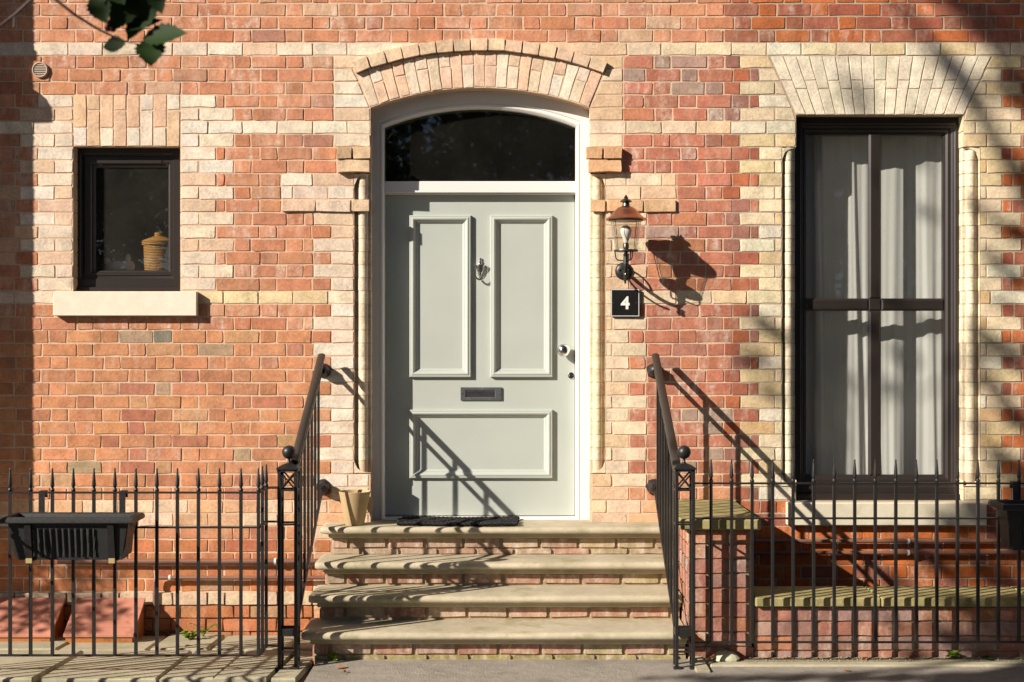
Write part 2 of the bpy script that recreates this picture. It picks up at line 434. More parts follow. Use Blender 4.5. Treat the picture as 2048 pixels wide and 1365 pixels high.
def rowz(i): return Z(ROW0 + PITCH * i)
build_wall(house, -7.5, XB, M_MORTAR, [(X(146), X(361), Z(583), Z(293)), (X(741), X(1181), Z(1046), Z(176), 'arch')], [(X(708), X(741), rowz(36), rowz(13)), (X(1181), X(1211), rowz(36), rowz(13))])
build_wall(next_house, XB, 6.5, M_MORTAR2, [(X(1592), X(1928), Z(1003), Z(230))], [(X(1564), X(1592), rowz(37), rowz(11)), (X(1928), X(1960), rowz(37), rowz(11))])

# --- brick meshes
def quad_brick(corners, jit=.0035, proud=0.0, cr=.0055, deep=.012, rnd=R):
    """corners (x,z) from lower left, counter-clockwise; returns vertices and faces of one weathered brick"""
    c = [Vector(p) for p in corners]; pts = []
    for k in range(4):
        a, b, d = c[k], c[(k-1) % 4], c[(k+1) % 4]
        pts.append(a + (b - a).normalized() * cr * rnd.uniform(.3, 1.0) * (2.8 if rnd.random() < .13 else 1)); pts.append(a + (d - a).normalized() * cr * rnd.uniform(.3, 1.0) * (2.8 if rnd.random() < .13 else 1))
        if (d - a).length > .15: pts.append((a + d) / 2 + Vector(((d - a).length * rnd.uniform(-.15, .15), 0)) * (1 if abs((d-a).x) > abs((d-a).y) else 0))
    ce = sum(c, Vector((0, 0))) / 4
    pts = [p + Vector((rnd.uniform(-jit, jit), rnd.uniform(-jit, jit))) for p in pts]
    n = len(pts); bev = .0019; vs = []
    tilt = rnd.uniform(-.0012, .0012)
    for p in pts:
        q = p + (ce - p).normalized() * bev * rnd.uniform(.7, 1.6); vs.append((q.x, -proud + tilt * (1 if q.x > ce.x else -1), q.y))
    for p in pts: vs.append((p.x, -proud + .0018, p.y))
    for p in pts: vs.append((p.x, deep, p.y))
    fs = [tuple(range(n))] + [(n+k, n+(k+1) % n, (k+1) % n, k) for k in range(n)] + [(2*n+k, 2*n+(k+1) % n, n+(k+1) % n, n+k) for k in range(n)]
    return vs, fs
JT = 1.45   # half joint in px
ST_W, HD_W, BR_H = (69.7 - 2*JT) * S, (34.9 - 2*JT) * S, (PITCH - 2*JT) * S
def variants(w, h, n, jit=.0032):
    out = []
    for _ in range(n): out.append(quad_brick([(-w/2, -h/2), (w/2, -h/2), (w/2, h/2), (-w/2, h/2)], jit))
    return out
V_ST, V_HD, V_MD = variants(ST_W, BR_H, 24), variants(HD_W, BR_H, 20), variants(50*S, BR_H, 6)
def to_mesh(vf, name='brick'):
    me = bpy.data.meshes.new(name); me.from_pydata(vf[0], [], vf[1])
    ca = me.color_attributes.new('tint', 'FLOAT_COLOR', 'POINT'); ca.data.foreach_set('color', [1.0] * (4 * len(vf[0])))
    me.materials.append(M_BRICK); return me
MESH_CACHE = {}

def vary(c, s=.12, hue=.035):
    k = 1 + R.uniform(-s, s); return tuple(max(.01, x * k * (1 + R.uniform(-hue, hue))) for x in c)
def tint_red(px, py):
    u = R.random()
    if px > 1462:                                # the adjoining house: harder orange and red
        if u < .5: c = (.46, .135, .045)
        elif u < .8: c = (.35, .105, .06)
        else: c = (.32, .115, .065)
        if py > 1040 and u < .7: c = (.47, .125, .03)
        if px < 1530 and py > 100: c = R.choice([(.39, .13, .075), (.34, .15, .11), (.42, .13, .06)])
        return vary(c, .14), R.choice([0, 0, .3, .6])
    if px > 1240 and py > 90:                     # right of the door: plum reds
        if u < .6: c = (.41, .16, .105)
        elif u < .78: c = (.37, .165, .12)
        elif u < .94: c = (.44, .185, .10)
        else: c = (.32, .225, .19)
        if 1370 < px < 1470 and py < 260 and u > .45: c = (.33, .22, .185)
        if py > 930: c = (.50, .24, .14)
        return vary((c[0] * 1.12, c[1] * 1.06, c[2] * .96), .14), R.choice([.2, .4, .7, 1])
    if py > 640:                                  # lower left: terracotta with a few grey-green ones
        if u < .68: c = (.50, .232, .122)
        elif u < .84: c = (.455, .20, .112)
        elif u < .90: c = (.47, .27, .145)
        elif u < .925: c = (.38, .27, .18)
        elif u < .934: c = (.22, .21, .17)
        elif u < .996: c = (.40, .165, .105)
        else: c = (.13, .10, .10)
        if py > 1060: c = (c[0] * .92, c[1] * .78, c[2] * .66)
        return vary((c[0] * 1.1, c[1] * 1.04, c[2] * .95), .12), R.choice([0, .1, .2, .4])
    if u < .64: c = (.485, .222, .13)
    elif u < .82: c = (.475, .245, .155)
    elif u < .93: c = (.445, .185, .10)
    elif u < .98: c = (.55, .36, .245)
    else: c = (.39, .19, .135)
    return vary((c[0] * 1.14, c[1] * 1.07, c[2] * .98), .12), R.choice([.1, .3, .7, 1])
def tint_buff(px, py):
    u = R.random()
    if px > 1462:
        c = (.71, .58, .375) if u < .55 else ((.66, .51, .28) if u < .84 else (.72, .64, .48))
        if u > .97: c = (.64, .43, .21)
        return vary(c, .08, .03), .25
    if py > 995: c = (.70, .50, .34) if u < .6 else (.66, .38, .21)
    elif px > 1150: c = (.72, .57, .39) if u < .7 else (.70, .49, .30)
    elif 610 > py > 580 and 400 < px < 640: c = (.72, .56, .31)
    else: c = (.735, .60, .45) if u < .5 else ((.75, .65, .52) if u < .8 else (.70, .49, .335))
    return vary(c, .08, .03), .35

CELLS = []      # (house, name, quad px (x0t,x1t,x0b,x1b,yt,yb), proud, colour, age)
def cell(kind, x0, x1, i, proud=None, x0t=None, x1t=None, x0b=None, x1b=None, name=None, colour=None):
    yt, yb = ROW0 + PITCH * i, ROW0 + PITCH * (i + 1)
    q = [x0 if x0t is None else x0t, x1 if x1t is None else x1t, x0 if x0b is None else x0b, x1 if x1b is None else x1b, yt, yb]
    mid = (x0 + x1) / 2; hs = 1 if mid > 1462 else 0
    col, age = (tint_buff if kind == 'buff' else tint_red)(mid, yt)
    if colour: col = colour
    if i > 45 and mid < 700: proud = .022
    if proud is None: proud = R.uniform(-.0016, .0016)
    CELLS.append((hs, name or ('buff_brick' if kind == 'buff' else 'brick'), q, proud, col, age))

def fill(i, xa, xb, mode, quoin_outer=None):
    """list of (x0,x1) bricks across one stretch of a course"""
    b = [xa]
    if mode == 'flemish':
        off = (82 if i % 2 == 0 else 134.5) + 1.6 * math.sin(i * 1.7)
        k = math.floor((xa - off) / 105.0) - 1
        while off + 105.0 * k < xb:
            for e in (off + 105.0 * k, off + 105.0 * k + 70):
                e += R.uniform(-1.3, 1.3)
                if xa < e < xb: b.append(e)
            k += 1
    elif mode == 'band':
        off = 67 + (0 if i % 2 else 30); k = math.floor((xa - off) / 69.8) - 1
        while off + 69.8 * k < xb:
            e = off + 69.8 * k + R.uniform(-1, 1)
            if xa < e < xb: b.append(e)
            k += 1
    elif mode == 'from_left':
        e = xa + 70
        if xb - e > 10: b.append(e)
    elif mode == 'from_right':
        e = xb - 70
        if e - xa > 10: b.append(e)
    b.append(xb); b.sort()
    k = 1
    lim = 12 if mode.startswith('from') else 17
    while k < len(b) - 1:
        if b[k] - b[k-1] < lim or (k == len(b) - 2 and b[k+1] - b[k] < lim): b.pop(k)
        else: k += 1
    return list(zip(b[:-1], b[1:]))

def lay_course(i):
    yt, yb = ROW0 + PITCH * i, ROW0 + PITCH * (i + 1); ym = (yt + yb) / 2
    odd = i % 2 == 1
    # (xa, xb, mode, kind, left fn, right fn)
    cuts = []   # openings: (xa, xb, fn_left_of_gap, fn_right_of_gap)
    if 3 <= i <= 50:
        if 3 <= i <= 10: cuts.append((jamb_l(ym), jamb_r(ym), jamb_l, jamb_r))
        elif i in (11, 12): cuts.append((673, 1245, None, None))
        elif i == 15: cuts.append((562, 1354, None, None))
        elif 13 <= i <= 35: cuts.append((708, 1211, None, None))
        elif i <= 39: cuts.append((738, 1182, None, None))
        else: cuts.append((690, 1290, None, None))
    if 7 <= i <= 21: cuts.append((146, 361, None, None))
    if i in (22, 23): cuts.append((108, 391, None, None))
    if 4 <= i <= 8: cuts.append((win_l(ym), win_r(ym), win_l, win_r))
    elif 9 <= i <= 10: cuts.append((1592, 1928, None, None))
    elif 11 <= i <= 36: cuts.append((1564, 1960, None, None))
    elif i == 37: cuts.append((1592, 1928, None, None))
    elif i in (38, 39): cuts.append((1578, 1973, None, None))
    cuts.sort(); free = []; cur, cf = -420, None
    for a, b, fl, fr in cuts:
        free.append((cur, a, cf, fl)); cur, cf = b, fr
    free.append((cur, 2470, cf, None))
    zones = []  # (xa, xb, mode)
    if i == 3 or i == 9 or i == 22: zones.append((-420, 2470, 'band'))
    elif i in (38, 39): zones.append((-420, 1420, 'band'))
    else:
        if 7 <= i <= 21:
            zones += [(76, 146, 'from_left'), (361, 432, 'from_left')] if odd else [(40, 146, 'from_left'), (361, 468, 'from_right')]
        if 4 <= i <= 10: zones += [(667, jamb_l(ym), 'from_left'), (jamb_r(ym), 1246, 'from_right')]
        elif i in (13, 14): zones += [(562, 708, 'band'), (1211, 1353, 'band')]
        elif 16 <= i <= 46: zones += [(662, 738, 'from_left'), (1182, 1258, 'from_right')] if odd else [(627, 738, 'from_left'), (1182, 1294, 'from_right')]
        if 4 <= i <= 39: zones += [(1518, 1594, 'from_left'), (1926, 2004, 'from_right')] if odd else [(1480, 1594, 'from_left'), (1926, 2043, 'from_right')]
    for a, b, fl, fr in free:
        segs = []; cur = a
        for za, zb, mode in sorted(zones):
            za, zb = max(za, a), min(zb, b)
            if zb - za < 9: continue
            if za - cur > 9: segs.append((cur, za, 'flemish', 'red'))
            elif za > cur: za = cur
            segs.append((za, zb, mode, 'buff')); cur = zb
        if b - cur > 6: segs.append((cur, b, 'flemish', 'red'))
        for k, (sa, sb, mode, kind) in enumerate(segs):
            br = fill(i, sa, sb, mode)
            if fr and k == len(segs) - 1 and len(br) > 1 and min(fr(yt), fr(yb)) - br[-1][0] < 10: br[-2:] = [(br[-2][0], br[-1][1])]
            if fl and k == 0 and len(br) > 1 and br[0][1] - max(fl(yt), fl(yb)) < 10: br[:2] = [(br[0][0], br[1][1])]
            for j, (x0, x1) in enumerate(br):
                kw = {}
                if fr and k == len(segs) - 1 and j == len(br) - 1: kw.update(x1t=fr(yt + 1.5), x1b=fr(yb - 1.5))
                if fl and k == 0 and j == 0: kw.update(x0t=fl(yt + 1.5), x0b=fl(yb - 1.5))
                if i == 45 and x1 < 700: cell('buff', x0, x1, i, .03, name='plinth_brick', colour=vary((.62, .46, .31), .1)); continue
                cell(kind, x0, x1, i, **kw)
for i in range(-14, 52): lay_course(i)
# projecting imposts and string course beside the door
for a, b in ((673.5, 706), (706, 744)): cell('buff', a, b, 11, .052, name='impost_brick', colour=vary((.68, .45, .27), .06))
cell('buff', 674, 742, 12, .044, name='impost_brick', colour=(.70, .50, .31))
for a, b in ((1171, 1205), (1205, 1244)): cell('buff', a, b, 11, .052, name='impost_brick', colour=vary((.66, .38, .19), .06))
cell('buff', 1175, 1244, 12, .044, name='impost_brick', colour=(.66, .38, .20))
for a, b in ((563, 632), (632, 702), (702, 741)): cell('buff', a, b, 15, .016, name='string_course_brick')
for a, b in ((1179, 1212), (1212, 1287), (1287, 1353)): cell('buff', a, b, 15, .016, name='string_course_brick', colour=vary((.67, .42, .22), .06))

def make_bricks():
    groups = {}
    for c in CELLS: groups.setdefault((c[0], c[1]), []).append(c)
    for (hs, name), cs in groups.items():
        parent = (house, next_house)[hs]; ox = 0 if hs == 0 else XB
        def rank(c):
            q = c[2]; xa, xb = max(0, min(q[0], q[2])), min(2048, max(q[1], q[3])); ya, yb = max(0, q[4]), min(1365, q[5])
            a = max(0, xb - xa) * max(0, yb - ya)
            if q[4] > 1040: a *= .3
            elif q[4] > 930: a *= .8
            return -round(a / 400) * 400 + math.hypot((xa + xb) / 2 - 700, (ya + yb) / 2 - 500) * .1
        cs = sorted(cs, key=rank)
        if name.endswith('_brick') and name != 'buff_brick': single, rest = cs, []
        else: single, rest = cs[:300], cs[300:]
        JV, JF, JC = [], [], []
        for idx, c in enumerate(cs):
            x0t, x1t, x0b, x1b, yt, yb = c[2]; proud = c[3]
            rect = abs(x0t - x0b) < .01 and abs(x1t - x1b) < .01
            w = (x1t - x0t - 2*JT) * S; h = (yb - yt - 2*JT) * S
            cx, cz = X((x0t + x1t) / 2), Z((yt + yb) / 2)
            if rect and w > .03:
                if abs(w - ST_W) < .05: key, vl, nw = 'st', V_ST, ST_W
                elif abs(w - HD_W) < .028: key, vl, nw = 'hd', V_HD, HD_W
                elif abs(w - 50 * S) < .03: key, vl, nw = 'md', V_MD, 50 * S
                else: key = None
            else: key = None
            if key:
                vi = R.randrange(len(vl)); fl = R.choice((1, 1))
                sx = w / nw; sz = h / BR_H
                if idx < len(single):
                    mk = (key, vi)
                    if mk not in MESH_CACHE: MESH_CACHE[mk] = to_mesh(vl[vi])
                    o = link(name, MESH_CACHE[mk], None, parent)
                    o.location = (cx - ox, -proud, cz); o.scale = (sx, 1 if proud < .01 else 1 + proud / .012, sz); 
                    o.color = (*c[4], c[5]); continue
                vv = [(x * sx + cx, y - proud, z * sz + cz) for x, y, z in vl[vi][0]]; ff = vl[vi][1]
            else:
                j = JT if min(x1t - x0t, x1b - x0b) > 6 else .5
                jx = min(JT, max(.4, (min(x1t - x0t, x1b - x0b)) * .2))
                vv, ff = quad_brick([(X(x0b + jx), Z(yb - j)), (X(x1b - jx), Z(yb - j)), (X(x1t - jx), Z(yt + j)), (X(x0t + jx), Z(yt + j))], .003, proud)
                if idx < len(single):
                    o = link(name, to_mesh(([(x - cx, y, z - cz) for x, y, z in vv], ff)), None, parent)
                    o.location = (cx - ox, 0, cz); o.color = (*c[4], c[5]); continue
            n = len(JV); JV += vv; JF += [tuple(k + n for k in f) for f in ff]; JC += [x for x in (*c[4], c[5])] * len(vv)
        if rest:
            me = bpy.data.meshes.new('brickwork'); me.from_pydata(JV, [], JF)
            ca = me.color_attributes.new('tint', 'FLOAT_COLOR', 'POINT'); ca.data.foreach_set('color', JC)
            o = link('brickwork' if name == 'brick' else 'buff_brickwork', me, M_BRICK, parent); o.color = (1, 1, 1, 1); o['kind'] = 'stuff'
make_bricks()

def one_brick(name, corners, parent, colour, age=.3, proud=0.0, deep=.012, jit=.003):
    """corners in wall pixels, lower left first, counter-clockwise"""
    c = [(X(x), Z(y)) for x, y in corners]
    cx = sum(p[0] for p in c) / 4; cz = sum(p[1] for p in c) / 4
    vv, ff = quad_brick([(x - cx, z - cz) for x, z in c], jit, proud, .004, deep)
    o = link(name, to_mesh((vv, ff)), None, parent); o.color = (*colour, age)
    o.location = Vector((cx, 0, cz)) - parent.location; return o
def pol(r, a): return (ACX + r * math.sin(a), ACY - r * math.cos(a))
def door_arch():
    n = 21; A = math.asin(219.5 / AR); g = .0022
    for k in range(n):
        a0 = -A + 2 * A * k / n; a1 = -A + 2 * A * (k + 1) / n
        def vb(r0, r1, nm='arch_brick'):
            col, _ = tint_buff(900, 200); col = R.choice([col, vary((.72, .56, .41), .06), vary((.71, .48, .33), .05)])
            one_brick(nm, [pol(r0, a0 + g), pol(r0, a1 - g), pol(r1, a1 - g), pol(r1, a0 + g)], house, col, .5, R.uniform(-.001, .002), .02)
        if k % 2 == 0: vb(621, 691)
        else: s = 664 + R.uniform(-3, 3); vb(621, s - 1.2); vb(s + 1.2, 691)
        # soffit face of each arch brick
    n = 15; A2 = A + .004
    for k in range(n):
        a0 = -A2 + 2 * A2 * k / n; a1 = -A2 + 2 * A2 * (k + 1) / n
        one_brick('hood_brick', [pol(693, a0 + .0018), pol(693, a1 - .0018), pol(716, a1 - .0018), pol(716, a0 + .0018)], house, vary((.70, .50, .33), .07, .03), .3, .028 + R.uniform(-.002, .002), .012)
door_arch()
def window_lintels():
    n = 8
    for k in range(n):
        x0, x1 = 147 + (360 - 147) * k / n, 147 + (360 - 147) * (k + 1) / n
        sp = 255.5 if k % 2 == 0 else 221
        for ya, yb in ((190, sp - 1.3), (sp + 1.3, 292)):
            col, _ = tint_buff(300, 200); one_brick('lintel_brick', [(x0 + 1.6, yb), (x1 - 1.6, yb), (x1 - 1.6, ya), (x0 + 1.6, ya)], house, R.choice([col, vary((.72, .48, .30), .06)]), .5, 0, .02)
    n = 17
    for k in range(n):
        def xa(u, y): f = (y - 112) / 117; return (1540 + (1983 - 1540) * u) * (1 - f) + (1592 + (1927 - 1592) * u) * f
        u0, u1 = k / n, (k + 1) / n; sp = 178 if k % 2 == 1 else 161
        for ya, yb in ((113, sp - 1), (sp + 1, 229)):
            col, _ = tint_buff(1700, 200)
            one_brick('flat_arch_brick', [(xa(u0, yb) + 1.1, yb), (xa(u1, yb) - 1.1, yb), (xa(u1, ya) - 1.1, ya), (xa(u0, ya) + 1.1, ya)], next_house, vary((.74, .65, .49), .06, .02), .2, 0, .02, .002)
window_lintels()

# --- roll-moulded jambs: a quirk and a round bead, one moulded brick to each course
def bead_prof(xw, xo, mirror):
    """xw: edge of the flat wall face, xo: opening edge; profile in (x, y) from the wall side"""
    d = 1 if xo > xw else -1; w = abs(xo - xw); r = w * .29
    pts = [(xw, .0), (xw + d * .002, .040)]
    cx, cy = xw + d * (w * .22 + r), r * .92 + .004
    pts.append((cx - d * r, .040))
    for k in range(11):
        a = math.pi * (1 - k / 10 * .92); pts.append((cx + d * r * math.cos(a), cy - r * .92 * math.sin(a)))
    pts += [(cx + d * (r + .003), r * .92 + .010), (xo - d * .002, r * .92 + .010), (xo, .055), (xo, .12), (xw, .12)]
    return pts if d > 0 else pts[::-1]
def bead(parent, pw, po, i0, i1, colour, skip=()):
    for i in range(i0, i1 + 1):
        if i in skip: continue
        j = R.uniform(-.0012, .0012)
        pr = [(x + j, y + R.uniform(-.0005, .0005)) for x, y in bead_prof(X(pw), X(po), False)]
        m = MB().extrude(pr, 'z', Z(ROW0 + PITCH * (i + 1) - 1.0), Z(ROW0 + PITCH * i + 1.0))
        me = m.mesh('bead_brick', 35); ca = me.color_attributes.new('tint', 'FLOAT_COLOR', 'POINT'); ca.data.foreach_set('color', [1.0] * (4 * len(m.v)))
        o = link('bead_brick', me, M_BRICK, parent); o.color = (*vary(colour, .07, .03), .2)
    pr = [(x + (.0015 if y < .1 else 0) * (1 if X(po) < X(pw) else -1) * (1 if abs(x - X(po)) < .001 else 0), y + (.003 if y < .1 else -.01)) for x, y in bead_prof(X(pw), X(po), False)]
    MB().extrude(pr, 'z', rowz(i1 + 2), rowz(i0)).build('bead_joints', M_MORTAR if parent is house else M_MORTAR2, parent, smooth=35)
    # curved stops where the bead begins and ends: a flat brick with a quarter-round cut
    for i, up in ((i0 - (0 if i0 > 12 else 0), True), (i1 + 1, False)):
        yt, yb = ROW0 + PITCH * i, ROW0 + PITCH * (i + 1)
        xw, xo = X(pw), X(po); n = 8; arc = []
        for k in range(n + 1):
            a = math.pi / 2 * k / n
            if up: arc.append((xw + (xo - xw) * (math.sin(a)), Z(yb - 1) + (Z(yt + 1.5) - Z(yb - 1)) * (1 - math.cos(a)) if False else Z(yb - 1) + (Z(yt + 2) - Z(yb - 1)) * math.sin(a) ** 1.0 if False else Z(yt + 2) - (Z(yt + 2) - Z(yb - 1)) * (1 - math.sin(math.acos(min(1, 1 - math.sin(a)))))))
            else: arc.append((xw + (xo - xw) * math.sin(a), Z(yb - 2) + (Z(yt + 1) - Z(yb - 2)) * (1 - math.sin(math.acos(min(1, 1 - math.sin(a)))))))
        corner = (xw, Z(yt + 2)) if up else (xw, Z(yb - 2))
        poly = [corner] + arc
        ar = sum(poly[k][0] * poly[(k+1) % len(poly)][1] - poly[(k+1) % len(poly)][0] * poly[k][1] for k in range(len(poly)))
        if ar < 0: poly = poly[::-1]
        m = MB().prism(poly, -.001, .03); me = m.mesh('bead_stop')
        ca = me.color_attributes.new('tint', 'FLOAT_COLOR', 'POINT'); ca.data.foreach_set('color', [1.0] * (4 * len(m.v)))
        o = link('bead_stop', me, M_BRICK, parent); o.color = (*vary(colour, .06, .03), .1)
bead(house, 708, 741, 13, 34, (.73, .59, .42), (15,))
bead(house, 1211, 1181, 13, 34, (.73, .58, .38), (15,))
bead(next_house, 1564, 1592, 11, 35, (.73, .63, .45))
bead(next_house, 1960, 1928, 11, 35, (.73, .62, .43))

# --- reveals lined with buff brick so that the openings have masonry sides
def reveal(parent, xp, y0p, y1p, side, colour):
    i = 0; n = int(round((y1p - y0p) / PITCH)); st = (y1p - y0p) / n
    for k in range(n):
        a, b = y0p + st * k + 1, y0p + st * (k + 1) - 1
        x = X(xp); m = MB().box(min(x, x - side * .004), max(x, x - side * .004) + (.0 if side < 0 else .0), .012, REV - .1, Z(b), Z(a))
        me = m.mesh('reveal_brick'); ca = me.color_attributes.new('tint', 'FLOAT_COLOR', 'POINT'); ca.data.foreach_set('color', [1.0] * (4 * len(m.v)))
        o = link('reveal_brick', me, M_BRICK, parent); o.color = (*vary(colour, .07, .03), .2)
reveal(house, 146, 294, 582, -1, (.66, .48, .31)); reveal(house, 361, 294, 582, 1, (.66, .48, .31))
reveal(house, 741, 216, 294, -1, (.66, .48, .31)); reveal(house, 1181, 216, 294, 1, (.66, .48, .31))
reveal(house, 741, 950, 1044, -1, (.62, .42, .25)); reveal(house, 1181, 950, 1044, 1, (.66, .48, .31))
reveal(next_house, 1592, 231, 294, -1, (.70, .58, .36)); reveal(next_house, 1928, 231, 294, 1, (.70, .58, .36))
reveal(next_house, 1592, 960, 1002, -1, (.70, .58, .36)); reveal(next_house, 1928, 960, 1002, 1, (.70, .58, .36))

# interior of the houses: dim rooms behind the openings, one pale shell added to bounce light
def rooms():
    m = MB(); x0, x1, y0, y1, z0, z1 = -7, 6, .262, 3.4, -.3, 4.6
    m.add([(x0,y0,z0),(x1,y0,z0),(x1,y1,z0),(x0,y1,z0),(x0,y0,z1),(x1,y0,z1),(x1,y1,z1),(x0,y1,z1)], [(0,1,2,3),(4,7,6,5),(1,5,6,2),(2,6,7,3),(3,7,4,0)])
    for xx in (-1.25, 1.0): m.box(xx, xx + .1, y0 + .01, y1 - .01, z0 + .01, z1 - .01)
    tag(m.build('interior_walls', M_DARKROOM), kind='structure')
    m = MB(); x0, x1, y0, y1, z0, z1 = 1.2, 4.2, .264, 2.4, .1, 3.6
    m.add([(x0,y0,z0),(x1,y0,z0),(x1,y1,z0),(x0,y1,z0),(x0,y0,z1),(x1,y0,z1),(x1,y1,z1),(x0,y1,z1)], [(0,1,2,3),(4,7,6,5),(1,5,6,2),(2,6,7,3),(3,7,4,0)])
    tag(m.build('interior_walls', M_PALEROOM), kind='structure')  # pale shell added so bounced light brightens the curtains
rooms()

# ------------------------------------------------------------------ door, frame, fanlight
def arch_ring(x0, x1, zb, zs, zc, y, n=20):
    h = (x1 - x0) / 2; cx = (x0 + x1) / 2; rise = zc - zs; r = (h*h + rise*rise) / (2 * rise); c = zc - r
    pts = [(x0, y, zb), (x1, y, zb)]
    for k in range(n + 1):
        x = x1 - 2 * h * k / n; pts.append((x, y, c + math.sqrt(max(0, r*r - (x - cx)**2))))
    return pts
YF, YD = .115, .205
def build_door():
    # frame
    def ring(px0, px1, pyb, pys, pyc, y): return arch_ring(X(px0, YF), X(px1, YF), Z(pyb, YF), Z(pys, YF), Z(pyc, YF), y)
    rings = [ring(738, 1184, 1047, 214, 174, .25), ring(738, 1184, 1047, 214, 174, YF + .004), ring(739, 1183, 1046, 215, 175, YF),
             ring(757, 1163, 1041, 244, 205, YF), ring(758, 1162, 1041, 245, 206, YF + .006), ring(760, 1160, 1040.5, 247, 208, YF + .006), ring(762, 1158, 1040, 249, 210, YF + .001),
             ring(765, 1155, 1039, 251, 213, YF + .003), ring(768, 1152, 1038, 254, 217, YF + .016), ring(768.5, 1151.5, 1037.5, 254.5, 217.5, YF + .04), ring(768.5, 1151.5, 1037.5, 254.5, 217.5, .26)]
    MB().loft(rings).build('door_frame', M_WHITE, house, smooth=25)
    fl = MB()
    g = .165
    fan = fl.prism(arch_ring(X(766, g), X(1154, g), Z(366, g), Z(256, g), Z(214, g), 0) and [(p[0], p[2]) for p in arch_ring(X(766, g), X(1154, g), Z(366, g), Z(256, g), Z(214, g), 0)], g, g + .005).build('fanlight', M_GLASSD, house)
    fan['label'] = 'dark arched glass pane over the door'
    m = MB(); y = YF + .028
    m.box(X(768, y), X(1152, y), y, .25, Z(386, y), Z(363, y), .003); m.box(X(768, y) + .001, X(1152, y) - .001, y + .012, .24, Z(388.5, y), Z(386, y) , .0)
    m.build('transom', M_WHITE, house)
    # threshold
    y = YF + .03
    MB().box(X(768, y), X(1152, y), y, .25, Z(1042, y), Z(1035, y), .003).build('threshold', M_WHITE, house)
    # leaf
    x0, x1, z0, z1 = X(771, YD), X(1149.5, YD), Z(1031.5, YD), Z(390, YD)
    dr = MB().box(x0, x1, YD, YD + .045, z0, z1, .002).build('door', M_DOOR, house)
    dr['label'] = 'sage green panelled front door'
    def panel(a, b, c, d):
        y = YD; X0, X1, Z0, Z1 = X(a, y - .02), X(b, y - .02), Z(d, y - .02), Z(c, y - .02)
        w = .056
        prof = [(0, y), (.0, y - .020), (.002, y - .024), (.005, y - .026), (.014, y - .026), (.018, y - .030), (.024, y - .031), (.030, y - .028), (.036, y - .020), (.040, y - .015), (.044, y - .014), (.0445, y - .009), (.050, y - .007), (.054, y - .003), (.057, y - .0015)]
        MB().loft([rect_ring(X0, X1, Z0, Z1, i, yy) for i, yy in prof], close=True).build('panel', M_DOOR, dr, smooth=20)
    panel(819, 942, 431, 755); panel(981, 1105, 431, 755); panel(819, 1105, 820, 957)
    # letter plate
    y = YD - .008
    X0, X1, Z0, Z1 = X(921, y), X(1003, y), Z(801, y), Z(775, y)
    a0, a1, b0, b1 = X(931.5, y), X(990, y), Z(794.5, y), Z(781, y)
    def rg(x0, x1, z0, z1, yy): return [(x0, yy, z0), (x1, yy, z0), (x1, yy, z1), (x0, yy, z1)]
    MB().loft([rg(X0, X1, Z0, Z1, YD), rg(X0, X1, Z0, Z1, y - .001), rg(X0 + .003, X1 - .003, Z0 + .003, Z1 - .003, y - .005), rg(a0 - .004, a1 + .004, b0 - .004, b1 + .004, y - .005), rg(a0, a1, b0, b1, y - .002), rg(a0, a1, b0, b1, y + .004)]).build('letter_plate', M_PLATEMETAL, dr)
    MB().add([(a0, y + .004, b0), (a1, y + .004, b0), (a1, y - .001, b1), (a0, y - .001, b1), (a0 + .004, y + .001, b0 + .004), (a1 - .004, y + .001, b0 + .004), (a1 - .004, y - .004, b1 - .006), (a0 + .004, y - .004, b1 - .006)],
             [(0, 1, 5, 4), (1, 2, 6, 5), (2, 3, 7, 6), (3, 0, 4, 7), (4, 5, 6, 7)]).build('letter_flap', M_DULLCHROME, dr)
    for sx in (X0 + .012, X1 - .012): MB().lathe([(.001, -.003), (.004, -.002), (.005, .001)], (sx, y - .005, (Z0 + Z1) / 2), 10, 'y').build('screw', M_CHROME, dr, smooth=40)
    # knob
    kx, kz = X(1128, YD - .05), Z(701, YD - .05)
    pr = [(.001, -.084), (.013, -.083), (.027, -.077), (.038, -.065), (.0425, -.050), (.039, -.036), (.029, -.026), (.014, -.019), (.011, -.014), (.012, -.008), (.026, -.006), (.029, -.003), (.029, .002)]
    MB().lathe(pr, (kx, YD, kz), 28, 'y').build('door_knob', M_CHROME, dr, smooth=40)
    kx, kz = X(1142.5, YD), Z(751.5, YD)
    ek = MB().lathe([(.001, -.004), (.012, -.004), (.0125, -.006), (.020, -.008), (.023, -.005), (.024, .001)], (kx, YD, kz), 24, 'y').build('keyhole_cover', M_CHROME, dr, smooth=40)
    m = MB().lathe([(.0005, -.007), (.008, -.007), (.0085, -.004)], (kx, YD - .0005, kz + .003), 16, 'y'); m.box(kx - .0045, kx + .0045, YD - .0072, YD - .003, kz - .011, kz - .003)
    m.build('keyhole', M_PEWTER, dr, smooth=40)
    # knocker: urn plate with a hanging swag
    kx = X(961, YD); y = YD
    m = MB(); zt = Z(516, y)
    def u(py): return Z(py, y)
    m.lathe([(.002, 0), (.006, -.003), (.008, -.008), (.006, -.013), (.0045, -.017), (.008, -.021), (.010, -.026), (.008, -.033), (.012, -.037), (.013, -.042), (.020, -.046), (.033, -.049), (.034, -.056), (.031, -.060), (.026, -.075), (.020, -.090), (.012, -.104), (.007, -.114), (.009, -.119), (.004, -.126), (.002, -.13)][::-1], (kx, y - .006, zt), 20)
    m.v = [(a, y - .003 - max(0, (y - b)) * .8 if b < y else y - .001, c) for a, b, c in m.v]
    m.build('knocker', M_CHROME, dr, smooth=45)
    pts = []
    for k in range(13):
        a = math.pi * k / 12; pts.append((kx + .046 * math.cos(a), y - .022 - .012 * math.sin(a), zt - .062 - .085 * math.sin(a) ** .8))
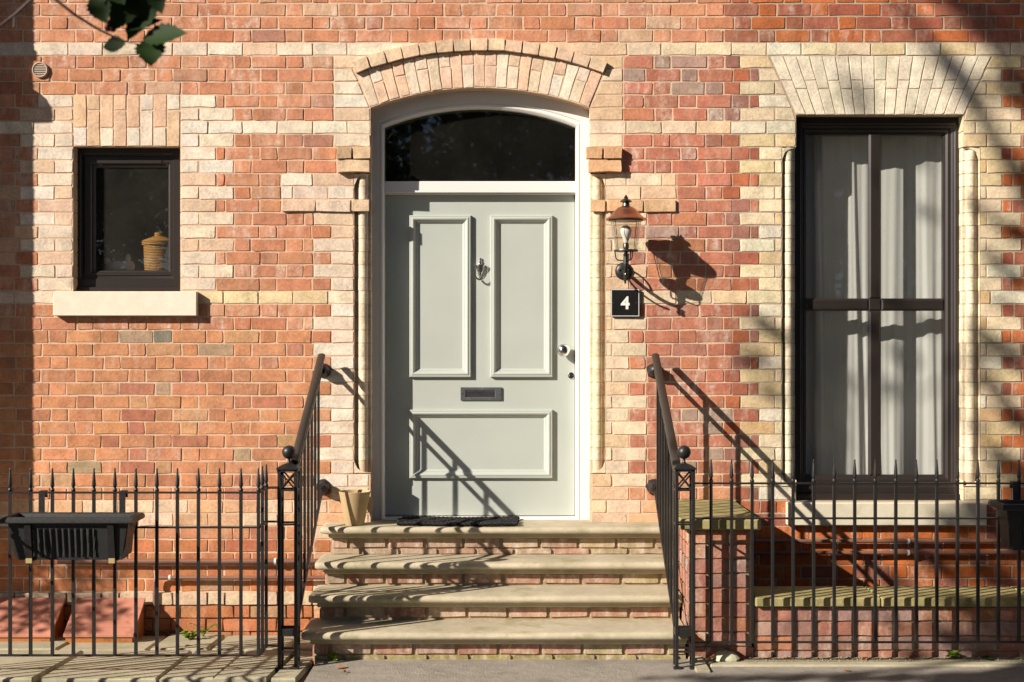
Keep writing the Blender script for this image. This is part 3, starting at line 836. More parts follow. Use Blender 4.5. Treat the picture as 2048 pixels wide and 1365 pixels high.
    m = MB().tube(pts, [.0035 + .003 * math.sin(math.pi * k / 12) for k in range(13)], 8)
    m.tube([(kx - .046, y - .022, zt - .062), (kx - .03, y - .01, zt - .052)], .004, 8); m.tube([(kx + .046, y - .022, zt - .062), (kx + .03, y - .01, zt - .052)], .004, 8)
    m.build('knocker_swag', M_CHROME, dr, smooth=45)
build_door()

# ------------------------------------------------------------------ windows
def build_small_window():
    w = empty('window', (0, 0, 0)); w.parent = house; w['label'] = 'small square window with thick brown frame'
    y = .085
    def rr(a, b, c, d, yy, ref=y): return [(X(a, ref), yy, Z(d, ref)), (X(b, ref), yy, Z(d, ref)), (X(b, ref), yy, Z(c, ref)), (X(a, ref), yy, Z(c, ref))]
    m = MB().loft([rr(143, 364, 290, 581, .2), rr(143, 364, 290, 581, y + .002), rr(144, 363, 291, 580, y), rr(160, 347, 307, 559, y), rr(162, 345, 309, 557, y + .006), rr(166, 341, 313, 553, y + .008), rr(168, 339, 315, 551, y + .03), rr(168, 339, 315, 551, .2)])
    m.build('frame', M_UPVC, w, smooth=20)
    m = MB().loft([rr(167, 348, 312, 553, y + .03), rr(167, 348, 312, 553, y + .010), rr(169, 346, 314, 551, y + .004), rr(181, 341, 325, 546, y + .004), rr(183, 338.5, 328, 544, y + .012), rr(186, 337, 331, 542.5, y + .014), rr(190, 335, 335, 541, y + .026), rr(190, 335, 335, 541, y + .06)])
    m.build('sash', M_UPVC, w, smooth=20)
    MB().box(X(197, y), X(323, y), y - .004, y + .003, Z(327, y), Z(321, y), .001).build('trickle_vent', M_UPVC, w)
    MB().box(X(143.5, y), X(363.5, y), y - .022, y + .03, Z(582.5, y), Z(575, y), .002).build('frame_cill', M_UPVC, w)
    MB().box(X(186, y), X(339, y), y + .030, y + .036, Z(545, y), Z(331, y)).build('pane', M_GLASS, w)
    sl = MB().box(X(106, -.055), X(393, -.055), -.055, .09, Z(632, -.055), Z(583.5, -.055), .003)
    sl.build('sill', M_SILL, w)
    return w
build_small_window()
def build_tall_window():
    w = empty('window', (0, 0, 0)); w.parent = next_house; w.location = -next_house.location; w['label'] = 'tall brown framed window of four panes'
    y = .10
    def rr(a, b, c, d, yy, ref=y): return [(X(a, ref), yy, Z(d, ref)), (X(b, ref), yy, Z(d, ref)), (X(b, ref), yy, Z(c, ref)), (X(a, ref), yy, Z(c, ref))]
    MB().loft([rr(1589, 1931, 228, 1002, .2), rr(1589, 1931, 228, 1002, y + .002), rr(1590, 1930, 229, 1001, y), rr(1601, 1911, 247, 975, y), rr(1603, 1908, 250, 972, y + .007), rr(1605, 1906, 252, 970, y + .007), rr(1607, 1903, 256, 966, y + .016), rr(1610, 1897, 260, 960, y + .016),
               rr(1611, 1893, 264, 955, y + .026), rr(1614, 1889, 268, 951, y + .03), rr(1614, 1889, 268, 951, y + .07)]).build('frame', M_UPVC, w, smooth=20)
    def glazing_bar(a, b, c, d, vertical):
        m = MB(); t = .012
        X0, X1, Z0, Z1 = X(a, y), X(b, y), Z(d, y), Z(c, y)
        m.loft([[(X0, y + .045, Z0), (X1, y + .045, Z0), (X1, y + .045, Z1), (X0, y + .045, Z1)], [(X0, y + .028, Z0), (X1, y + .028, Z0), (X1, y + .028, Z1), (X0, y + .028, Z1)],
                rect_ring(X0, X1, Z0, Z1, .014 if not vertical else .014, y + .018)], close=True)
        m.build('glazing_bar', M_UPVC, w)
    glazing_bar(1739, 1764, 266, 598, True); glazing_bar(1739, 1764, 621, 953, True)
    glazing_bar(1612, 1739.5, 597, 622, False); glazing_bar(1763.5, 1891, 597, 622, False)
    MB().box(X(1739.5, y), X(1763.5, y), y + .019, y + .045, Z(621, y), Z(598, y), .006).build('glazing_bar', M_UPVC, w)
    for a, b in ((1612, 1741), (1762, 1891)):
        for c, d in ((266, 599), (620, 953)):
            MB().box(X(a, y), X(b, y), y + .032, y + .038, Z(d, y), Z(c, y)).build('pane', M_GLASS, w)
    MB().box(X(1591, y), X(1934, y), y - .035, y + .03, Z(1005, y), Z(988, y), .003).build('frame_cill', M_UPVC, w)
    MB().box(X(1575, -.06), X(1974, -.06), -.06, .09, Z(1052, -.06), Z(1006, -.06), .006).build('sill', M_SILL2, w)
build_tall_window()

def curtain(px0, px1, py0, py1, y, seed, label, sway, slant=0.0):
    rr = random.Random(seed); nx, nz = 90, 40; vs = []; fs = []
    ph = [rr.uniform(0, 6.28) for _ in range(6)]; x0, x1, z0, z1 = X(px0, y), X(px1, y), Z(py1, y), Z(py0, y)
    for j in range(nz + 1):
        v = j / nz
        for i in range(nx + 1):
            u = i / nx; a = u * 6.28
            d = .011 * math.sin(a * 2.3 + ph[0] + .8 * math.sin(v * 2 + ph[1])) + .0055 * math.sin(a * 5.6 + ph[2] + 1.2 * v) + .002 * math.sin(a * 12 + ph[3] - v)
            d *= .6 + .5 * (1 - v)
            xx = x0 + (x1 - x0) * u + sway * (1 - v) ** 1.6 * (.3 + u) + .012 * math.sin(a * 2 + v * 3 + ph[4])
            vs.append((xx, y + d - slant * (u - .5), z0 + (z1 - z0) * v))
    for j in range(nz):
        for i in range(nx): a = j * (nx + 1) + i; fs.append((a, a + 1, a + nx + 2, a + nx + 1))
    o = MB().add(vs, fs).build('curtain', M_CURTAIN, None, smooth=80)
    return tag(o, label, 'curtain', 'sheer curtains in the tall window')
curtain(1598, 1742, 240, 985, .30, 3, 'sheer white curtain in dim folds behind the window panes nearer the lantern', .02)
curtain(1744, 1925, 240, 985, .31, 8, 'sheer white curtain catching sunlight behind the window panes farther from the lantern', .0, .10)

# things on the inner ledge of the small window
tag(MB().box(X(140, .3), X(366, .3), .19, .62, Z(556, .3), Z(548, .3), .004).build('inner_sill', M_DARKROOM, None), kind='structure')
def basket():
    b = tag(empty('lidded_basket', (X(318, .31), .31, Z(548, .3))), 'golden wicker basket with a stepped lid behind the small window', 'basket')
    h = .26
    MB().lathe([(.085, 0), (.096, .02), (.10, .1), (.103, .19)], (X(318, .31), .31, Z(548, .3)), 28).build('body', M_WICKER, b, smooth=40)
    MB().lathe([(.113, .19), (.115, .215), (.105, .222), (.06, .24), (.03, .25), (.028, .275), (.012, .28)], (X(318, .31), .31, Z(548, .3)), 28).build('lid', M_WICKER, b, smooth=40)
basket()
def soft_toy():
    bx, by, bz = X(240, .27), .27, Z(549, .3)
    m = MB()
    def blob(c, r, sc, n=14):
        prof = [(max(.001, r * math.sin(math.pi * k / 8)), -r * math.cos(math.pi * k / 8)) for k in range(9)]
        k0 = len(m.v); m.lathe(prof, (0, 0, 0), n)
        m.v[k0:] = [(c[0] + p[0] * sc[0], c[1] + p[1] * sc[1], c[2] + p[2] * sc[2]) for p in m.v[k0:]]
    blob((bx - .01, by, bz + .045), .05, (1.7, 1, .9)); blob((bx + .06, by - .01, bz + .05), .04, (1.1, 1, 1.1)); blob((bx + .055, by, bz + .10), .022, (.8, .5, 1.5)); blob((bx - .085, by, bz + .085), .022, (1.1, .6, 1.1)); blob((bx + .03, by - .045, bz + .04), .018, (1.3, .8, .8))
    o = m.build('soft_toy', paint('pale_plush', (.55, .48, .47), .9), None, smooth=60)
    tag(o, 'small pale plush toy lying on the ledge behind the small window', 'soft toy')
soft_toy()

# ------------------------------------------------------------------ steps
def build_steps():
    st = tag(empty('stone_steps', (-.1, -.6, 0)), 'flight of four rounded stone steps with brick risers below the door', 'steps')
    tops = [.667, .484, .329, .171]; noses = [-.262, -.515, -.785, -1.075]
    xl, xr = -1.205, 1.005
    for k in range(4):
        zt, yn = tops[k], noses[k]; yb = YF - .01 if k == 0 else noses[k - 1] + .12
        t = .047; n = 8; pr = [(yb, zt), (yb, zt - t)]
        pr += [(yn + t * .5, zt - t)]
        for q in range(1, n): a = math.pi * q / n; pr.append((yn + t * .5 - math.sin(a) * t * .5, zt - t / 2 - math.cos(a) * t / 2))
        pr += [(yn + t * .55, zt + .0005), (yn + .085, zt)]
        m = MB()
        # rounded left end: several sections that shrink towards the end
        def dip(q): return .0065 * math.exp(-((q + .12) / .42) ** 2)
        secs = [(xl, .5), (xl + .008, .25), (xl + .022, .08), (xl + .04, 0), (-.9, 0), (-.7, 0), (-.5, 0), (-.3, 0), (-.12, 0), (.06, 0), (.26, 0), (.46, 0), (.7, 0), (xr, 0)]
        vs = []; L = len(pr); jj = [R.uniform(-.003, .003) for _ in secs]
        for si, (xx, sh) in enumerate(secs):
            for (yy, zz) in pr:
                dy = (yy - (yn + t)) if yy < yn + t else 0
                vs.append((xx, yy - dy * sh * .8 + (jj[si] if yy < yn + t else 0), zt - t/2 + (zz - zt + t/2) * (1 - sh * .55) - (dip(xx) if (zz > zt - t * .45 and yy < yn + .09) else 0)))
        fs = []
        for s_ in range(len(secs) - 1):
            for q in range(L): fs.append((s_*L + q, s_*L + (q+1) % L, (s_+1)*L + (q+1) % L, (s_+1)*L + q))
        fs.append(tuple(range(L))[::-1]); fs.append(tuple((len(secs)-1)*L + q for q in range(L)))
        m.add(vs, fs).build('tread', M_STEP, st, smooth=50)
        # moulded strip under the nosing
        MB().box(xl + .045, xr, yn + .056, yn + .12, zt - .078, zt - t - .001, .005).build('under_moulding', M_STEP, st)
        # riser: a mortar backing with brick courses
        zlo = tops[k + 1] if k < 3 else -.05; zhi = zt - .078; yr = yn + .082
        MB().box(xl + .062, xr - .003, yr + .012, (YF - .03 if k == 0 else noses[k-1] + .2), zlo - .02, zhi - .001).build('riser', M_DARKMORTAR, st)
        z = zhi - .004; off = R.uniform(0, .15); row = 0
        while z > zlo + .008:
            hh = min(.068, z - zlo - .004)
            if row == 0: hh = min(hh, .056)
            x = xl + .064 - (off if row % 2 == 0 else off + .12) % .2
            while x < xr - .02:
                x2 = min(x + .232, xr - .004); xa = max(x, xl + .062)
                if x2 - xa > .03 and hh > .012:
                    c = R.choice([(.40, .235, .155), (.44, .29, .20), (.38, .20, .125), (.42, .30, .20)])
                    if x > .2 and R.random() < .5: c = (.40, .31, .17)
                    if k == 3 and row == 1: c = (.30, .25, .10)
                    vv, ff = quad_brick([(xa + .005, z - hh), (x2 - .005, z - hh), (x2 - .005, z), (xa + .005, z)], .003, 0, .005, .02)
                    o = link('riser_brick', to_mesh((vv, ff)), None, st); o.location = Vector((0, yr, 0)) - st.location; o.color = (*vary(c, .12), .8)
                x += .242
            z -= hh + .009; row += 1
    # brick flank of the flight, seen from the yard
    for k in range(4):
        z0, z1 = (tops[k + 1] if k < 3 else -.05), tops[k] - .09
        y0 = noses[k] + .1; y = y0
        while y < -.06:
            y2 = min(y + .225, -.02); c = R.choice([(.42, .19, .11), (.47, .25, .15), (.38, .15, .09)])
            MBk = MB().box(xl + .053, xl + .063, y + .004, y2 - .004, z0 + .006, z1 - .004, .003); me = MBk.mesh('flank_brick'); ca = me.color_attributes.new('tint', 'FLOAT_COLOR', 'POINT'); ca.data.foreach_set('color', [1.0] * (4 * len(MBk.v)))
            o = link('flank_brick', me, M_BRICK, st); o.color = (*vary(c, .1), .5)
            y = y2
build_steps()

# ------------------------------------------------------------------ pier and low wall at the right
def masonry(parent, name, x0, x1, z0, z1, y, colours, course=.0845, face='front', ymin=None):
    """courses of bricks on a front (-y) or left (-x) face"""
    z = z1; row = 0
    a0, a1 = (x0, x1)
    while z > z0 + .02:
        hh = min(course - .009, z - z0)
        a = a0 - (.0 if row % 2 == 0 else .115)
        while a < a1 - .01:
            b = a + .227; lo, hi = max(a, a0), min(b, a1)
            if hi - lo > .03:
                vv, ff = quad_brick([(lo + .004, z - hh), (hi - .004, z - hh), (hi - .004, z), (lo + .004, z)], .003, 0, .005, .014)
                if face == 'left': vv = [(yy + y, -xx, zz) for xx, yy, zz in vv]
                else: vv = [(xx, yy + y, zz) for xx, yy, zz in vv]
                o = link(name, to_mesh((vv, ff)), None, parent); o.color = (*vary(R.choice(colours), .14), R.choice([.2, .5, .8]))
            a = b + .009
        z -= hh + .009; row += 1
REDS = [(.36, .15, .095), (.31, .13, .09), (.39, .165, .085), (.30, .16, .12)]
def build_pier():
    yf = -.97
    x0, x1 = X(1375, yf), X(1508, yf); z1 = Z(1059, yf)
    p = tag(empty('brick_pier', ((x0 + x1) / 2, yf / 2, -.05)), 'brick side wall with a mossy flat cap beside the steps', 'brick pier')
    MB().box(x0 + .012, x1 - .012, yf + .012, -.001, -.1, z1).build('core', M_DARKMORTAR, p)
    masonry(p, 'brick', x0, x1, -.06, z1 - .006, yf, REDS)
    masonry(p, 'side_brick', .02, -yf, -.06, z1 - .006, x0, REDS, face='left')
    MB().box(x0 - .045, x1 + .035, yf - .045, -.003, z1 + .001, Z(1037, yf), .008).build('coping', M_COPE, p)
    # low wall
    yl = -.955; xa, xb = x1 + .004, 4.6; z1 = Z(1213, yl)
    w = tag(empty('low_brick_wall', ((xa + xb) / 2, yl, -.05)), 'low brick wall under a green stained stone coping behind the railing', 'wall')
    MB().box(xa, xb, yl + .012, yl + .33, -.1, z1).build('core', M_DARKMORTAR, w)
    masonry(w, 'brick', xa, xb, -.06, z1 - .008, yl, REDS + [(.33, .20, .16)])
    x = xa
    while x < xb - .1:
        x2 = min(x + R.uniform(.7, 1.0), xb)
        MB().box(x + .002, x2 - .002, yl - .035, yl + .36, z1 + .001, Z(1194, yl), .007).build('coping', M_COPE, w); x = x2
build_pier()

# ------------------------------------------------------------------ ironwork
def spike(m, x, y, z):      # spear head on a bar, from the top rail upwards
    m.lathe([(.006, 0), (.011, .004), (.0125, .012), (.010, .02), (.007, .024), (.011, .034), (.0115, .04), (.0095, .07), (.006, .108), (.0042, .118), (.0055, .124), (.0035, .131), (.001, .133)], (x, y, z), 8)
def railing(label, xs, y, ztop, zmid, zbot, ztip, x0, x1, returns=None, feet=True):
    g = tag(empty('iron_railing', ((x0 + x1) / 2, y, zbot)), label, 'railing', 'garden railings')
    for z, nm in ((ztop, 'top_rail'), (zmid, 'middle_rail'), (zbot, 'bottom_rail')):
        m = MB()
        if returns:
            yr, xr = returns
            m.box(x0, x1 + .006, y - .011, y + .011, z - .005, z + .005, .0015); m.box(x1 - .011, x1 + .011, y + .0112, yr - .0112, z - .0047, z + .0047, .001); m.box(x1 - .012, xr, yr - .011, yr + .011, z - .005, z + .005, .0015)
        else: m.box(x0, x1, y - .011, y + .011, z - .005, z + .005, .0015)
        m.build(nm, M_IRON, g)
    me = {}
    for (bx, by) in xs:
        if 'b' not in me:
            m = MB(); m.box(-.0085, .0085, -.0085, .0085, zbot - .004 - ztop, .0045, .001); spike(m, 0, 0, .003); me['b'] = m.mesh('bar', 40)
        o = link('bar', me['b'], M_IRON, g); o.location = Vector((bx, by, ztop)) - g.location
    return g
yl = 7.85 - DW
def zat(py, y): return Z(py, y)
bars = [(X(p, yl), yl) for p in (-146, -105, -63, -21.5, 20.5, 61.5, 105, 147, 188, 230, 272, 314, 355, 397, 439, 482, 517)]
xr_ = X(517, yl)
bars += [(xr_, yl + .125), (xr_, yl + .25)]
railing('black spear-topped railing with corner return enclosing the paved yard', bars, yl, Z(985.5, yl), Z(1055, yl), Z(1311, yl), 0, X(-160, yl), xr_, (yl + .25, X(556, yl + .25)))
yr = 8.05 - DW
bars = [(X(1422 + 41.05 * k, yr), yr) for k in range(20)]
railing('black spear-topped railing in front of the low brick wall', bars, yr, Z(967, yr), Z(1037, yr), Z(1284.6, yr), 0, X(1390, yr), X(2230, yr))

g_ = tag(empty('iron_railing', (-3.02, -2.0, .1)), 'side run of spear-topped railing turning towards the street beyond the trough', 'railing', 'garden railings')
for z_, nm_ in ((1.0, 'top_rail'), (.806, 'middle_rail'), (.1, 'bottom_rail')): MB().box(-3.031, -3.009, -2.75, -1.352, z_ - .005, z_ + .005, .0015).build(nm_, M_IRON, g_)
m_ = MB(); m_.box(-.0085, .0085, -.0085, .0085, -.9, .0045, .001); spike(m_, 0, 0, .003); me_ = m_.mesh('bar', 40)
for k_ in range(12): o_ = link('bar', me_, M_IRON, g_); o_.location = Vector((-3.02, -1.46 - .115 * k_, 1.0)) - g_.location
def newel(px, label):
    y = 8.03 - DW; x = X(px, y); g = tag(empty('newel_post', (x, y, .0)), label, 'post', 'lattice gate posts')
    h = .056; zt = Z(938, y)
    me = MB().box(-.0095, .0095, -.0095, .0095, 0, zt + .02, .0015).mesh('corner_bar')
    for sx in (-1, 1):
        for sy in (-1, 1):
            o = link('corner_bar', me, M_IRON, g); o.location = (sx * (h - .0095), sy * (h - .0095), -.015)
    for py, t in ((979, .005), (1047, .005), (1262, .02), (1300, .005)):
        z = Z(py, y); m = MB()
        for sy in (-1, 1): m.box(x - h + .019, x + h - .019, y + sy * (h - .0075) - .005, y + sy * (h - .0075) + .005, z - t, z + t)
        for sx in (-1, 1): m.box(x + sx * (h - .0075) - .005, x + sx * (h - .0075) + .005, y - h + .019, y + h - .019, z - t, z + t)
        m.build('tie_bar', M_IRON, g)
    za, zb = Z(977, y), Z(944, y)
    for sy in (-1, 1):
        yy = y + sy * (h - .008)
        MB().tube([(x - h + .016, yy - .002, za), (x + h - .016, yy - .002, zb)], .005, 6).tube([(x - h + .016, yy + .004, zb), (x + h - .016, yy + .004, za)], .005, 6).build('cross_brace', M_IRON, g)
    for sx in (-1, 1):
        xx = x + sx * (h - .008)
        MB().tube([(xx - .002, y - h + .016, za), (xx - .002, y + h - .016, zb)], .005, 6).tube([(xx + .004, y - h + .016, zb), (xx + .004, y + h - .016, za)], .005, 6).build('cross_brace', M_IRON, g)
    zc = Z(938, y)
    MB().loft([[(x - a, y - a, zc + b), (x + a, y - a, zc + b), (x + a, y + a, zc + b), (x - a, y + a, zc + b)] for a, b in ((h + .006, 0), (h + .006, .008), (h - .008, .018), (.02, .03))], close=True).box(x - h, x + h, y - h, y + h, zc - .012, zc).build('cap', M_IRON, g)
    pr = [(.02, .026), (.013, .034), (.008, .042), (.008, .056)]
    for k in range(1, 12): a = math.pi * k / 12 ; pr.append((.039 * math.sin(a), .094 - .039 * math.cos(a)))
    pr.append((.001, .133))
    MB().lathe(pr, (x, y, zc), 24).build('ball_finial', M_IRON, g, smooth=50)
    for sx in (-1, 1): MB().box(x + sx * .045 - .022, x + sx * .045 + .022, y - h - .03, y - h + .01, -.012, .012, .003).build('foot', M_IRON, g)
newel(578, 'black lattice post with ball top at the yard side of the steps')
newel(1368, 'black lattice post with ball top at the low wall side of the steps')

def handrail(xt, xb, label, flip):
    yt, yb = 9.10 - DW, 8.07 - DW
    zt, zb = 1.745, 1.15
    g = tag(empty('handrail', ((xt + xb) / 2, (yt + yb) / 2, .5)), label, 'handrail', 'handrails beside the steps')
    A, B = Vector((xt, yt, zt)), Vector((xb, yb - .02, zb))
    n = 12; pts = [A.lerp(B, k / n) for k in range(n + 1)]
    MB().tube(pts, .0245, 12, squash=.6).build('rail', M_RAIL, g, smooth=40)
    def bar(za, zb_, nm, hh=.013, w=.007):
        vs = []
        for (x, y, z) in ((xt, yt + .03, za + .0175), (xb, yb, zb_)):
            vs += [(x - w, y, z - hh), (x + w, y, z - hh), (x + w, y, z + hh), (x - w, y, z + hh)]
        MB().add(vs, [(0,1,2,3), (7,6,5,4), (0,4,5,1), (1,5,6,2), (2,6,7,3), (3,7,4,0)]).build(nm, M_IRON, g)
    d = .098
    bar(zt - d, zb - d, 'upper_bar')
    lt, lb = .872, .165
    bar(lt, lb, 'lower_bar', .014)
    me = None; k = 0; y = yb + .075
    while y < yt - .02:
        f = (y - yb) / (yt - yb); x = xb + (xt - xb) * f; z1 = zb + (zt - zb) * f - .008; z0 = lb + (lt - lb) * f
        MB().box(x - .0075, x + .0075, y - .0075, y + .0075, z0, z1).build('baluster', M_IRON, g)
        s = -1 if flip else 1
        m = MB()
        for zz in (z0, z1 - d + .01): m.lathe([(.001, -.016), (.006, -.014), (.008, -.008), (.008, .004)], (x, y, zz), 8)
        m.build('stud', M_IRON, g)
        y += .137
    def boss(zc):
        m = MB().lathe([(.001, .0), (.022, -.004), (.034, -.02), (.04, -.045), (.036, -.07), (.045, -.085), (.05, -.10)][::-1], (xt, 0, zc), 14, 'y')
        rr = random.Random(int(zc * 100)); m.v = [(a + rr.uniform(-.006, .006), b, c + rr.uniform(-.006, .006)) for a, b, c in m.v]
        m.v = [(a, -.001 + (b + .10) * -.85 if True else b, c) for a, b, c in m.v]
        m.f = [f[::-1] for f in m.f]
        m.build('wall_boss', M_IRON, g, smooth=35)
    boss(zt - d + .0); boss(lt + .02)
handrail(-1.218, -1.232, 'black iron handrail with balusters beside the paved yard', False)
handrail(.917, .930, 'black iron handrail with balusters beside the mossy capped pier', True)

# ------------------------------------------------------------------ wall lantern, number plate, vent
def lantern():
    yl_ = -.25; x = X(1252, yl_)
    def z(py): return Z(py, yl_)
    g = tag(empty('wall_lantern', (x, -.01, Z(545))), 'copper topped glass wall lantern on a black bracket by the door', 'lantern')
    zr = z(439); pr = [(.128, -.006), (.130, -.001), (.126, .004), (.108, .014), (.088, .034), (.070, .056), (.054, .070), (.036, .079), (.024, .083), (.022, .086)]
    hood = MB().lathe([(.02, .078), (.05, .064), (.084, .03), (.12, .003), (.128, -.006)] + pr[1:], (x, yl_, zr), 36); hood.f = hood.f[:-2]
    hood.build('hood', M_COPPER, g, smooth=35)
    MB().lathe([(.108, -.012), (.106, .006), (.07, .012), (.02, .016)], (x, yl_, zr), 32).build('hood_collar', M_PEWTER, g, smooth=40)
    MB().lathe([(.024, .082), (.022, .098), (.02, .104), (.036, .108), (.037, .116), (.024, .122), (.016, .128), (.012, .134), (.014, .138), (.008, .144), (.004, .152), (.001, .155)], (x, yl_, zr), 20).build('finial', M_PEWTER, g, smooth=40)
    zb = z(502)
    gl = MB(); n = 32; vs = []
    for r_, zz in ((.068, zb + .006), (.097, zr - .010)):
        for k in range(n): a = 2 * math.pi * k / n; vs.append((x + r_ * math.cos(a), yl_ + r_ * math.sin(a), zz))
    gl.add(vs, [(k, (k+1) % n, n + (k+1) % n, n + k) for k in range(n)]).build('glass', M_LAMPGLASS, g, smooth=60)
    for k in range(4):
        a = math.pi / 4 + k * math.pi / 2
        MB().tube([(x + .074 * math.cos(a), yl_ + .074 * math.sin(a), zb - .004), (x + .104 * math.cos(a), yl_ + .104 * math.sin(a), zr - .004)], .0022, 6).build('glass_wire', M_PEWTER, g)
    MB().lathe([(.064, -.004), (.074, -.006), (.078, 0), (.076, .006), (.066, .006)], (x, yl_, zb), 32).build('base_ring', M_PEWTER, g, smooth=40)
    for k in range(3):
        a = -math.pi / 2 + .55 + k * 2 * math.pi / 3; c, s = math.cos(a), math.sin(a)
        MB().tube([(x + .07 * c, yl_ + .07 * s, zb - .004), (x + .064 * c, yl_ + .064 * s, zb - .045), (x + .054 * c, yl_ + .054 * s, zb - .058), (x + .03 * c, yl_ + .03 * s, zb - .062), (x, yl_, zb - .064)], .0042, 6).build('foot_wire', M_PEWTER, g, smooth=60)
    MB().lathe([(.017, -.085), (.017, -.02), (.012, -.018), (.012, .012), (.018, .016), (.018, .045), (.014, .05)], (x, yl_, zb), 18).build('bulb_holder', M_PEWTER, g, smooth=40)
    bz = zb + .05
    MB().lathe([(.014, 0), (.016, .012), (.022, .03), (.031, .05), (.036, .068), (.034, .086), (.024, .102), (.010, .109), (.001, .11)], (x, yl_, bz), 24).build('bulb', M_BULB, g, smooth=60)
    xp, zp = X(1248), Z(543)
    MB().lathe([(.001, -.022), (.03, -.021), (.045, -.016), (.055, -.008), (.058, .0)], (xp, 0, zp), 32, 'y').build('back_plate', M_IRON, g, smooth=40)
    for sx in (-1, 1): MB().lathe([(.001, -.027), (.007, -.025), (.008, -.018)], (xp + sx * .03, 0, zp + .008), 12, 'y').build('screw', M_PEWTER, g, smooth=40)
    def curve(pts, m=18):
        P = [Vector(p) for p in pts]; out = []
        for k in range(m + 1):
            t_ = k / m; Q = P[:]
            while len(Q) > 1: Q = [Q[i].lerp(Q[i+1], t_) for i in range(len(Q) - 1)]
            out.append(Q[0])
        return out
    MB().tube(curve([(xp, -.02, zp), (xp, -.10, zp - .035), (x, -.20, zp - .05), (x, yl_ - .005, zp - .01), (x, yl_, zb - .08)]), .011, 10).build('arm', M_IRON, g, smooth=50)
    MB().tube(curve([(xp, -.02, zp + .03), (xp, -.07, zp + .05), (xp, -.13, zp + .03), (xp, -.13, zp - .04), (xp, -.10, zp - .02)]), .006, 8).build('scroll', M_IRON, g, smooth=50)
    MB().tube(curve([(xp, -.02, zp - .035), (xp, -.06, zp - .09), (xp, -.15, zp - .09), (x, -.20, zp - .06)]), .006, 8).build('scroll', M_IRON, g, smooth=50)
    MB().lathe([(.001, -.03), (.012, -.024), (.016, -.014), (.012, 0), (.016, .008)], (x, yl_, zp - .025), 14).build('drop_finial', M_PEWTER, g, smooth=40)
lantern()

def number_plate():
    x0, x1, z0, z1 = X(1221.5), X(1278), Z(633.5), Z(579)
    p = tag(MB().box(x0, x1, -.022, -.002, z0, z1, .001).build('house_number_plate', M_PLATE), 'black square house number plate reading 4 beside the door', 'number plate')
    t = .0035; b = .0015
    m = MB()
    m.box(x0 + b, x1 - b, -.0235, -.0225, z0 + b, z0 + b + t); m.box(x0 + b, x1 - b, -.0235, -.0225, z1 - b - t, z1 - b)
    m.box(x0 + b, x0 + b + t, -.0235, -.0225, z0 + b + t, z1 - b - t); m.box(x1 - b - t, x1 - b, -.0235, -.0225, z0 + b + t, z1 - b - t)
    m.build('border', M_PLATEWHITE, p)
    cu = bpy.data.curves.new('numeral', 'FONT'); cu.body = '4'; cu.size = .118; cu.align_x = 'CENTER'; cu.extrude = .0006; cu.offset = .0035
    o = bpy.data.objects.new('numeral', cu); COL.objects.link(o); bpy.context.view_layer.update()
    me = bpy.data.meshes.new_from_object(o.evaluated_get(bpy.context.evaluated_depsgraph_get())); bpy.data.objects.remove(o)
    zs = [v.co.y for v in me.vertices]; xs = [v.co.x for v in me.vertices]
    k = .083 / (max(zs) - min(zs)); cx, cy = (max(xs) + min(xs)) / 2, (max(zs) + min(zs)) / 2
    for v in me.vertices:
        a, bq, c = v.co; v.co = ((x0 + x1) / 2 + (a - cx) * k, -.0232 - c, (z0 + z1) / 2 + (bq - cy) * k)
    me.materials.clear(); link('numeral', me, M_PLATEWHITE, p)
    for sx in (-1, 1): MB().lathe([(.001, -.0245), (.0035, -.0235), (.004, -.021)], ((x0 + x1) / 2 + sx * .073, 0, (z0 + z1) / 2), 10, 'y').build('screw', M_PEWTER, p)
number_plate()
def vent():
    c = (X(81.5), 0, Z(141)); v = tag(empty('round_vent', c), 'round taupe louvred vent high on the brick wall', 'vent')
    MB().lathe([(.040, -.006), (.041, -.014), (.046, -.018), (.051, -.014), (.053, .002), (.042, .004)], c, 32, 'y').build('rim', M_VENT, v, smooth=40)
    MB().lathe([(.001, -.003), (.041, -.003)], c, 24, 'y').build('backing', M_BLACK, v)
    for k in range(7):
        z = -.0345 + k * .0115; w = math.sqrt(max(0, .041**2 - z * z)) - .001
        MB().add([(c[0] - w, -.016, c[2] + z - .0028), (c[0] + w, -.016, c[2] + z - .0028), (c[0] + w, -.011, c[2] + z + .0028), (c[0] - w, -.011, c[2] + z + .0028),
                  (c[0] - w, -.012, c[2] + z - .0036), (c[0] + w, -.012, c[2] + z - .0036), (c[0] + w, -.008, c[2] + z + .0012), (c[0] - w, -.008, c[2] + z + .0012)],
                 [(0,1,2,3), (7,6,5,4), (0,4,5,1), (3,2,6,7), (0,3,7,4), (1,5,6,2)]).build('louvre', M_VENT, v)
vent()

# ------------------------------------------------------------------ pipes along the foot of the wall
def pipe(name, label, pts, r, mat, cat='pipe'):
    o = MB().tube(pts, r, 12).build(name, mat, None, smooth=50); return tag(o, label, cat, 'pipes along the foot of the wall')
p1 = pipe('wall_pipe', 'thick brown pipe along the foot of the wall behind the planter', [(X(120), -.04, Z(1121)), (X(300), -.04, Z(1121)), (-1.15, -.04, Z(1121))], .017, M_PIPE)
p2 = pipe('wall_pipe', 'thinner brown pipe turning down to the paving beside the hatch covers', [(X(313), -.045, Z(1216)), (X(313), -.045, Z(1162)), (X(315), -.045, Z(1156)), (X(320), -.045, Z(1153.5)), (-1.15, -.045, Z(1153.5))], .013, M_PIPE)
p3 = pipe('wall_pipe', 'upper brown pipe under the stone sill of the tall window', [(X(1480), -.04, Z(1081)), (X(2300), -.04, Z(1081))], .013, M_PIPE)
p4 = pipe('wall_pipe', 'lower brown pipe under the stone sill of the tall window', [(X(1480), -.04, Z(1104)), (X(2300), -.04, Z(1104))], .013, M_PIPE)
